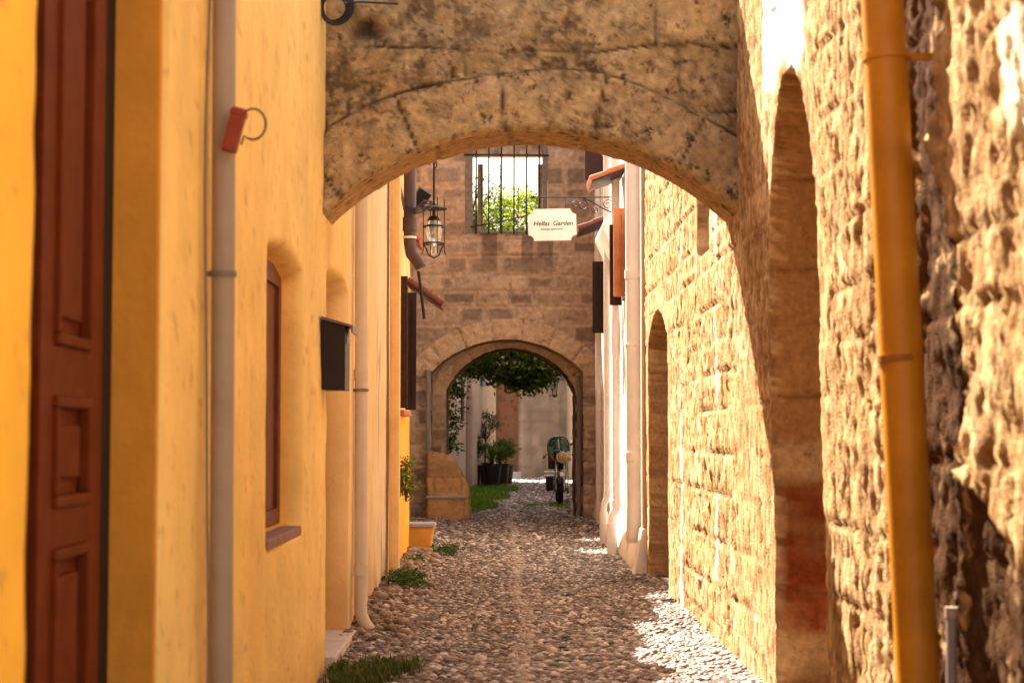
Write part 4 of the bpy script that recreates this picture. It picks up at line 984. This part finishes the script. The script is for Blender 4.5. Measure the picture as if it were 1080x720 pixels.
# ---- leaves
def leaf_mesh(name, P, size, cols, parent, seed=0, up=.3, asp=.5, mat_=None, bend=.25):
    r = np.random.default_rng(seed); n = len(P)
    a = r.normal(0, 1, (n, 3)); a[:, 2] = a[:, 2]*.6 - up*.3; a /= np.linalg.norm(a, axis=1, keepdims=True)
    b = np.cross(a, r.normal(0, 1, (n, 3)) + np.array([0,0,1.2])); b /= np.linalg.norm(b, axis=1, keepdims=True)+1e-6
    nrm = np.cross(a, b)
    s_ = (size*r.uniform(.6, 1.3, n))[:, None]
    tip = P + a*s_; mid = P + a*s_*.45
    v = np.stack([P, mid + b*s_*asp*.5 + nrm*s_*bend*.3, tip, mid - b*s_*asp*.5 + nrm*s_*bend*.3], 1)
    Fc = np.arange(n*4).reshape(n, 4)
    cols = np.array(cols); C = cols[r.integers(0, len(cols), n)]*r.uniform(.7, 1.25, (n, 1))
    return np_mesh(name, v.reshape(-1, 3), Fc, mat_ or M['leaf'], parent, np.repeat(C, 4, 0), smooth=False)
GREEN = [(.035,.085,.018),(.06,.13,.02),(.09,.16,.022),(.025,.06,.015)]
LIME = [(.12,.20,.025),(.16,.24,.03),(.07,.14,.02)]
def clumps(n, cen, rad, k, sp, seed):
    r = np.random.default_rng(seed); u = r.normal(0, 1, (n, 3)); u /= np.linalg.norm(u, axis=1, keepdims=True); q = r.uniform(.35, 1, (n, 1))**.6
    c_ = np.array(cen) + u*q*np.array(rad)
    return c_, (c_[:, None] + r.normal(0, sp, (n, k, 3))*np.array([1,1,.75])).reshape(-1, 3)
tr = thing('courtyard_tree', 'leafy tree growing just behind the gateway, dark below and sunlit above', 'tree', (-1.62, 36.2, 0))
lc, lp = clumps(170, (1.80, 1.2, 5.0), (1.75, 1.9, 1.9), 46, .16, 5)
lc2, lp2 = clumps(130, (1.90, -1.0, 3.02), (1.2, .9, .46), 50, .11, 6)
lc3, lp3 = clumps(22, (2.2, -1.2, 2.66), (.40, .4, .30), 40, .09, 8)
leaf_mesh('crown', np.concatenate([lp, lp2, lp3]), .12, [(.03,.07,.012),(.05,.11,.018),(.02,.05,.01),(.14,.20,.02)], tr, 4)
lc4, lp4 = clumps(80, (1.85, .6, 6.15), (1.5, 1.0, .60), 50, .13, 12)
leaf_mesh('sun_tinted_crown', lp4, .12, [(.26,.32,.03),(.18,.26,.025),(.32,.34,.04)], tr, 14)  # sunlight on the treetop put into yellower, brighter leaf colours
tb = MB().tube([(0,0,-.1),(-.02,.05,1.2),(-.05,.15,2.3),(.15,.45,3.4),(.9,.8,4.5)], [.16,.13,.12,.09,.06], 10)
rr = random.Random(4)
for q in range(12):
    e = Vector(lc[q*9]); b0 = Vector((.10,.4,3.3)).lerp(Vector((.9,.8,4.5)), rr.random()); m_ = b0.lerp(e, .5)+Vector((0,0,.15)); tb.tube([b0, m_, e], [.045,.03,.012], 6)
tb.build('trunk', M['bark'], tr, smooth=True)
# feathery tall sprig seen through the window, left
sp_ = thing('young_tree', 'thin airy tree with sparse leaves seen through the left of the barred window', 'tree', (-1.50, 34.3, 0))
lc, lp = clumps(60, (1.08, 0, 6.0), (.50, .5, .80), 16, .085, 15)
leaf_mesh('crown', lp, .07, [(.05,.10,.03),(.09,.14,.04)], sp_, 16)
tb = MB().tube([(0,0,-.1),(.0,0,3),(.5,0,4.9),(1.1,0,6.7)], [.07,.06,.035,.010], 8)
for q in range(14): e = Vector(lc[q*4]); tb.tube([Vector((.5+.045*q,0,4.9+.13*q)), e], [.018,.006], 5)
tb.build('trunk', M['bark'], sp_, smooth=True)
# climbing plant on left inside gateway
cv = thing('climbing_plant', 'green climber hanging down behind the left jamb of the gateway', 'plant', (-1.12, 33.6, 0))
lc, lp = clumps(70, (.0, .4, 2.1), (.30, .5, 1.05), 26, .085, 25)
leaf_mesh('foliage', lp, .10, [(.045,.11,.02),(.08,.16,.025),(.03,.07,.02)], cv, 26)
tb = MB().tube([(-.1,.3,-.05),(-.05,.35,1),(-.08,.4,2),(-.02,.4,3)], [.04,.035,.03,.015], 8); tb.build('stem', M['bark'], cv, smooth=True)

# potted plants in a row
def potted(x, y, h, rp, label, kind, seed):
    t = thing('potted_plant', label, 'potted plant', (x, y, 0.02), group='potted plants in the courtyard')
    p = MB().lathe([(rp*.72,0),(rp*.98,h),(rp*1.06,h),(rp*1.06,h+.04),(rp*.92,h+.04),(rp*.92,h-.03)], 20).build('pot', M['pot'], t, smooth=True)
    MB().lathe([(.0,h-.03),(rp*.92,h-.031)], 16).build('soil', M['soil'], p)
    r = random.Random(seed)
    if kind == 'spiky':
        pts = []; fs = []; cs = []
        for k in range(80):
            a = r.uniform(0, 6.28); el = r.uniform(.25, 1.35); L = r.uniform(.45, .85); w = .022
            d_ = Vector((math.cos(a)*math.cos(el), math.sin(a)*math.cos(el), math.sin(el))); s_ = Vector((-math.sin(a), math.cos(a), 0))*w
            b0 = Vector((0,0,h+r.uniform(.05,.35))); o_ = len(pts)
            for j in range(4):
                q = b0 + d_*L*j/3 - Vector((0,0,.25*L*(j/3)**2.2)); ww_ = (1, 1.1, .7, .08)[j]
                pts += [tuple(q-s_*ww_), tuple(q+s_*ww_)]; cs += [(.07,.13,.03) if k % 3 else (.15,.20,.06)]*2
            for j in range(3): fs.append((o_+2*j, o_+2*j+1, o_+2*j+3, o_+2*j+2))
        np_mesh('leaves', np.array(pts), np.array(fs), M['leaf'], t, np.array(cs), smooth=True)
        MB().tube([(0,0,h-.02),(0,0,h+.35)], .04, 8).build('stem', M['bark'], t, smooth=True)
    else:
        top = {'bush': .55, 'tree': 1.15}[kind]; rad = {'bush': .34, 'tree': .42}[kind]
        lc, lp = clumps(46, (0,0,h+top), (rad, rad, rad*.95), 44, .08, seed)
        leaf_mesh('leaves', lp, .06 if kind == 'tree' else .08, [(.08,.10,.06),(.12,.14,.09),(.05,.07,.035)] if kind == 'tree' else [(.05,.10,.02),(.09,.14,.03)], t, seed)
        tb = MB().tube([(0,0,h-.02),(.02,0,h+top*.6),(0,.02,h+top)], [.03,.025,.015], 8)
        for q in range(5): tb.tube([(.01,0,h+top*.6), tuple(lc[q*8])], [.014,.006], 5)
        tb.build('stem', M['bark'], t, smooth=True)
    return t
potted(-.86, 49.5, .62, .27, 'dark pot with low bushy plant, nearest of the row along the white courtyard house', 'bush', 3)
potted(-.52, 50.8, .66, .28, 'black pot holding a grey-leaved small tree in the courtyard row', 'tree', 4)
potted(-.30, 49.6, .60, .26, 'black pot with arching spiky leaves in the middle of the courtyard row', 'spiky', 5)
potted(-.08, 51.5, .62, .30, 'large black pot with spiky palm-like leaves at the right of the courtyard row', 'spiky', 6)
potted(.10, 53.5, .55, .26, 'black pot with a grey bush at the far end of the courtyard row', 'bush', 7)

# grass & weeds
def blades(name, label, cat, x0, x1, y0, y1, n, h, cols, seed, shape=None, kind='stuff', parent=None):
    r = np.random.default_rng(seed); x = r.uniform(x0, x1, n); y = r.uniform(y0, y1, n)
    if shape is not None: k = shape(x, y, r); x, y = x[k], y[k]
    n = len(x); hh = h*r.uniform(.4, 1.2, n); a = r.uniform(0, 6.28, n); le = r.uniform(.1, .7, n)*hh; w = hh*.05+.003
    z = street_h(x, y)+.0
    b0 = np.stack([x, y, z], -1); s_ = np.stack([np.cos(a+1.57)*w, np.sin(a+1.57)*w, 0*x], -1)
    m_ = b0 + np.stack([np.cos(a)*le*.35, np.sin(a)*le*.35, hh*.6], -1); t = b0 + np.stack([np.cos(a)*le, np.sin(a)*le, hh], -1)
    V = np.stack([b0-s_, b0+s_, m_+s_*.8, m_-s_*.8, t], 1).reshape(-1, 3)
    i = np.arange(n)[:, None]*5; Fq = np.concatenate([np.concatenate([i, i+1, i+2, i+3], 1), np.concatenate([i+3, i+2, i+4, i+4], 1)])
    q = Fq[:n]; t3 = Fq[n:, :3]
    cols = np.array(cols); C = np.repeat(cols[r.integers(0, len(cols), n)]*r.uniform(.7, 1.3, (n, 1)), 5, 0)
    # triangulate all for one face size
    Ft = np.concatenate([q[:, [0,1,2]], q[:, [0,2,3]], t3])
    o = np_mesh(name, V, Ft, M['leaf'], parent, C, smooth=False)
    if parent is None: tag(o, label, cat, kind=kind)
    return o
blades('courtyard_grass', 'bright green grass patch on the courtyard cobbles beyond the buttress', 'grass', -1.3, .55, 33.2, 50, 15000, .14, [(.12,.24,.03),(.16,.30,.04),(.08,.16,.02)], 51,
       lambda x, y, r: (x < -.40+.055*(y-33)*.9 + .18*np.sin(y*1.1)) & (r.uniform(0,1,len(x)) < .25+1.2*fbm(x*2, y*1.2, s=9)-.2*ss(44,50,y)))
blades('courtyard_grass', 'thin grass tufts in front of the motorcycle wheel', 'grass', .5, 1.45, 34.6, 36.6, 1600, .09, [(.11,.20,.03),(.14,.24,.04)], 52, lambda x, y, r: r.uniform(0,1,len(x)) < ss(.45,.6,fbm(x*2.5,y*2,s=19)))
blades('verge_grass', 'dark green grass clump below the pale doorstep at the lower left', 'grass', -1.12, -.36, 10.3, 12.0, 4200, .075, [(.05,.09,.02),(.08,.12,.03),(.04,.07,.02),(.14,.13,.05)], 53,
       lambda x, y, r: (np.hypot((x+.80)/.36, (y-11.1)/.55) < .10+1.5*fbm(x*4.5, y*3.2, s=29, o=4, g=.6)) & (r.uniform(0,1,len(x)) < 1.2-.9*ss(-.8,-.38,x)))
def weed(label, x, y, rx, ry, rz, n, seed, cols, size=.05, z=0, name='weed'):
    t = thing(name, label, 'plant', (x, y, z), group=None)
    lc, lp = clumps(n, (0,0,rz), (rx, ry, rz), 22, .035, seed); lp = lp[lp[:, 2] > .0]
    leaf_mesh('foliage', lp, size, cols, t, seed)
    b = MB()
    for q in range(0, n, max(1, n//7)): b.tube([(0,0,-.02), tuple(lc[q]*.5), tuple(lc[q])], [.006,.005,.003], 5)
    b.build('stem', M['bark'], t, smooth=True)
weed('low green weed with broad leaves at the foot of the pale wall on the left', -.97, 16.7, .19, .60, .10, 44, 61, GREEN, .05)
weed('small weed between the masonry block and the weedy wall foot', -1.02, 19.9, .10, .40, .05, 16, 62, GREEN, .045)
weed('dark green tuft on the cobbles right of the orange block', -.74, 21.6, .20, .40, .06, 22, 63, GREEN, .045)
weed('small tuft at the foot of the pale cranked drainpipe', -1.0, 13.9, .06, .18, .035, 8, 64, GREEN, .035)
wp_ = W(422, 506, 19.0)
weed('yellow green bush sprouting from the orange wall above the street', XL+.10, 19.0, .12, .16, .22, 30, 65, [(.16,.20,.03),(.10,.14,.02),(.24,.20,.03)], .05, z=wp_.z-.22, name='wall_plant')

# =================================================================== MOTORCYCLE
mo = thing('motorcycle', 'old dark green motorcycle with windshield facing the camera, parked against the gateway jamb', 'motorcycle', (1.27, 37.6, .02), R(0))
def wheel(y, r_, w_):
    def prof(r0, w0): return [(r0-w0*.9, -w0), (r0-w0*.25, -w0*.85), (r0, 0), (r0-w0*.25, w0*.85), (r0-w0*.9, w0)]
    T = Tm((0, y, r_), (0, R(90), 0)); wl = MB()
    wl.lathe([(r_*.72,-w_*.8)]+prof(r_, w_)+[(r_*.72, w_*.8)], 30, T)
    o = wl.build('wheel', M['rubber'], mo, smooth=True)
    MB().lathe([(r_*.05,-.03),(r_*.73,-.035),(r_*.735,0),(r_*.73,.035),(r_*.05,.03)], 24, T).build('rim', M['chrome'], o, smooth=True)
wheel(0, .31, .062); wheel(1.28, .31, .065)
# fender
fd = MB()
pts = []
for a in np.linspace(R(20), R(160), 14): pts.append((0, -.345*math.cos(a), .31+.345*math.sin(a)))
fd.tube(pts, .075, 10, flat=.35); fd.build('front_fender', M['blackbox'], mo, smooth=True)
pts = [(0, 1.28-.345*math.cos(a), .31+.345*math.sin(a)) for a in np.linspace(R(10), R(150), 14)]
MB().tube(pts, .085, 10, flat=.35).build('rear_fender', M['green'], mo, smooth=True)
MB().lathe([(.02,-.03),(.045,0),(.02,.03)], 14, Tm((0,-.10,.66),(R(90),0,0),(1,1,1))).build('badge', M['chrome'], mo, smooth=True)
for s_ in (-1, 1):
    MB().tube([(s_*.085,.0,.31),(s_*.085,.12,.75),(s_*.085,.20,1.02)], [.024,.026,.024], 10).build('fork_leg', M['chrome'], mo, smooth=True)
hl = MB().lathe([(.02,-.16),(.08,-.13),(.118,-.05),(.126,.0),(.12,.01)], 26, Tm((.04,.02,1.02),(R(90),0,0),(1,1,1)))
h_ = hl.build('headlight', M['green'], mo, smooth=True)
MB().lathe([(.122,.0),(.132,.014),(.120,.028)], 26, Tm((.04,.02,1.02),(R(90),0,0))).build('rim', M['chrome'], h_, smooth=True)
MB().lathe([(.119,.018),(.08,.042),(.02,.052)], 26, Tm((.04,.02,1.02),(R(90),0,0))).build('lens', M['amber'], h_, smooth=True)
for s_ in (-1, 1):
    i_ = MB().lathe([(.015,-.05),(.045,-.03),(.052,0),(.02,.018)], 16, Tm((s_*.185-.0,.0,.99),(R(90),0,0))).build('indicator', M['redlens'] if s_ < 0 else M['amber'], mo, smooth=True)
    MB().tube([(s_*.06,.10,.93),(s_*.185,.04,.99)], .009, 6).build('stalk', M['chrome'], i_, smooth=True)
MB().tube([(-.36,.42,1.02),(-.30,.28,1.08),(-.10,.20,1.10),(.10,.20,1.10),(.27,.28,1.08),(.32,.42,1.02)], .014, 8).build('handlebar', M['chrome'], mo, smooth=True)
for s_ in (-1, 1):
    MB().tube([(s_*.33,.36,1.045),(s_*.36,.48,1.0)], .022, 8).build('grip', M['rubber'], mo, smooth=True)
MB().tube([(.20,.24,1.09),(.25,.22,1.30)], .006, 6).build('mirror_stalk', M['chrome'], mo, smooth=True)
MB().lathe([(.008,.02),(.05,.012),(.055,0),(.05,-.008)], 16, Tm((.25,.22,1.33),(R(90),0,0))).build('mirror', M['chrome'], mo, smooth=True)
# leg shield fairing and curved windshield
def curved(name, x0, x1, z0, z1, y, depth, lean, m, top_round=.0, nx=16, nz=10, th=.008):
    u = np.linspace(-1, 1, nx); t = np.linspace(0, 1, nz); U, T2 = np.meshgrid(u, t, indexing='ij')
    hw = (x1-x0)/2*(1-top_round*T2**3); Xc = (x0+x1)/2 + U*hw; Zc = z0 + (z1-z0)*(T2 - .12*top_round*T2*U**2)
    Yc = y + depth*U**2 + lean*T2
    o = grid(name, np.stack([Xc, Yc, Zc], -1), m, mo); md = o.modifiers.new('thickness', 'SOLIDIFY'); md.thickness = th; return o
curved('windshield', -.27, .20, 1.16, 1.45, .13, .10, .12, mat('green_tinted_screen', (.06,.13,.11), .08, .1, 5, 0, spec=.7, trans=.9), .35)
rimp = [(-.27,.23,1.16),(-.27,.26,1.30),(-.22,.30,1.41),(-.12,.27,1.465),(-.03,.25,1.475),(.07,.27,1.465),(.16,.30,1.41),(.20,.26,1.30),(.20,.23,1.16)]
MB().tube(rimp, .018, 8).build('windshield_rim', M['green'], mo, smooth=True)
curved('fairing', -.26, .13, .76, 1.17, .17, .14, .0, mat('black_green_enamel', (.008,.028,.024), .25, .1, 6, 0, spec=.6), -.1)
MB().box((-.27,.10,1.02),(-.13,.22,1.24)).build('side_box', M['green'], mo, bevel=.02)
MB().box((-.36,.16,.685),(-.03,.24,.715)).build('bumper_bar', M['chrome'], mo, bevel=.006)
MB().lathe([(.02,-.03),(.085,-.02),(.075,.03),(.02,.06)], 18, Tm((0,-.16,.62),(R(60),0,0),(1,1,.8))).build('fender_tip', M['chrome'], mo, smooth=True)
MB().box((-.33,.30,.60),(-.08,.62,.625)).build('footboard', M['chrome'], mo, bevel=.006)
MB().box((-.30,.25,.28),(-.14,.85,.60)).build('engine_cover', M['blackbox'], mo, bevel=.03)
MB().box((-.12,.30,.25),(.13,.80,.62)).build('engine', M['greypipe'], mo, bevel=.03)
tk = MB().lathe([(.02,-.30),(.11,-.24),(.14,-.05),(.13,.12),(.09,.26),(.03,.30)], 16, Tm((0,.52,.86),(R(-90),0,0),(1,1,1))); tk.build('fuel_tank', M['green'], mo, smooth=True)
MB().box((-.13,.72,.76),(.13,1.42,.86)).build('seat', M['rubber'], mo, bevel=.035)
MB().tube([(0,.22,.95),(0,.5,.72),(0,.9,.66),(0,1.28,.31)], .022, 8).build('frame_tube', M['green'], mo, smooth=True)
MB().tube([(.12,.35,.38),(.19,.5,.26),(.19,1.0,.26),(.19,1.6,.32)], [.022,.028,.04,.035], 10).build('exhaust', M['chrome'], mo, smooth=True)
MB().tube([(.17,.30,.92),(.17,.02,.60),(.16,-.05,.28),(.17,-.02,.22)], .010, 6).build('crash_bar', M['chrome'], mo, smooth=True)
MB().tube([(-.10,.65,.28),(-.22,.70,.0)], .012, 6).build('side_stand', M['chrome'], mo, smooth=True)

# =================================================================== LIGHT
to_sun = Vector((-.5, .85, 1.0)).normalized()
sd = bpy.data.lights.new('sun', 'SUN'); sd.energy = 5.0; sd.angle = R(.53); sd.color = (1.0, .91, .77)
so = bpy.data.objects.new('sun', sd); COL.objects.link(so); so.rotation_euler = to_sun.to_track_quat('Z', 'Y').to_euler()
w = bpy.data.worlds.new("World"); S.world = w; w.use_nodes = True
nt = w.node_tree; bg = nt.nodes['Background']; sky = nt.nodes.new('ShaderNodeTexSky'); sky.sky_type = 'NISHITA'; sky.sun_disc = False
sky.sun_elevation = math.asin(to_sun.z); sky.sun_rotation = math.atan2(to_sun.x, to_sun.y); sky.dust_density = 3.0; sky.air_density = 1.0; sky.ozone_density = .6
hz = nt.nodes.new('ShaderNodeVectorMath'); hz.operation = 'MULTIPLY'; hz.inputs[1].default_value = (1.22, 1.0, .80)
nt.links.new(sky.outputs[0], hz.inputs[0]); nt.links.new(hz.outputs[0], bg.inputs['Color']); bg.inputs['Strength'].default_value = .07

S.render.engine = 'CYCLES'
S.cycles.use_denoising = True
try: S.cycles.denoiser = 'OPENIMAGEDENOISE'
except Exception: pass
S.cycles.max_bounces = 12; S.cycles.diffuse_bounces = 8; S.cycles.transmission_bounces = 6
S.cycles.sample_clamp_indirect = 8
S.cycles.film_exposure = 4.9          # the photograph is exposed for the shade
S.view_settings.view_transform = 'Standard'; S.view_settings.look = 'None'; S.view_settings.exposure = 0
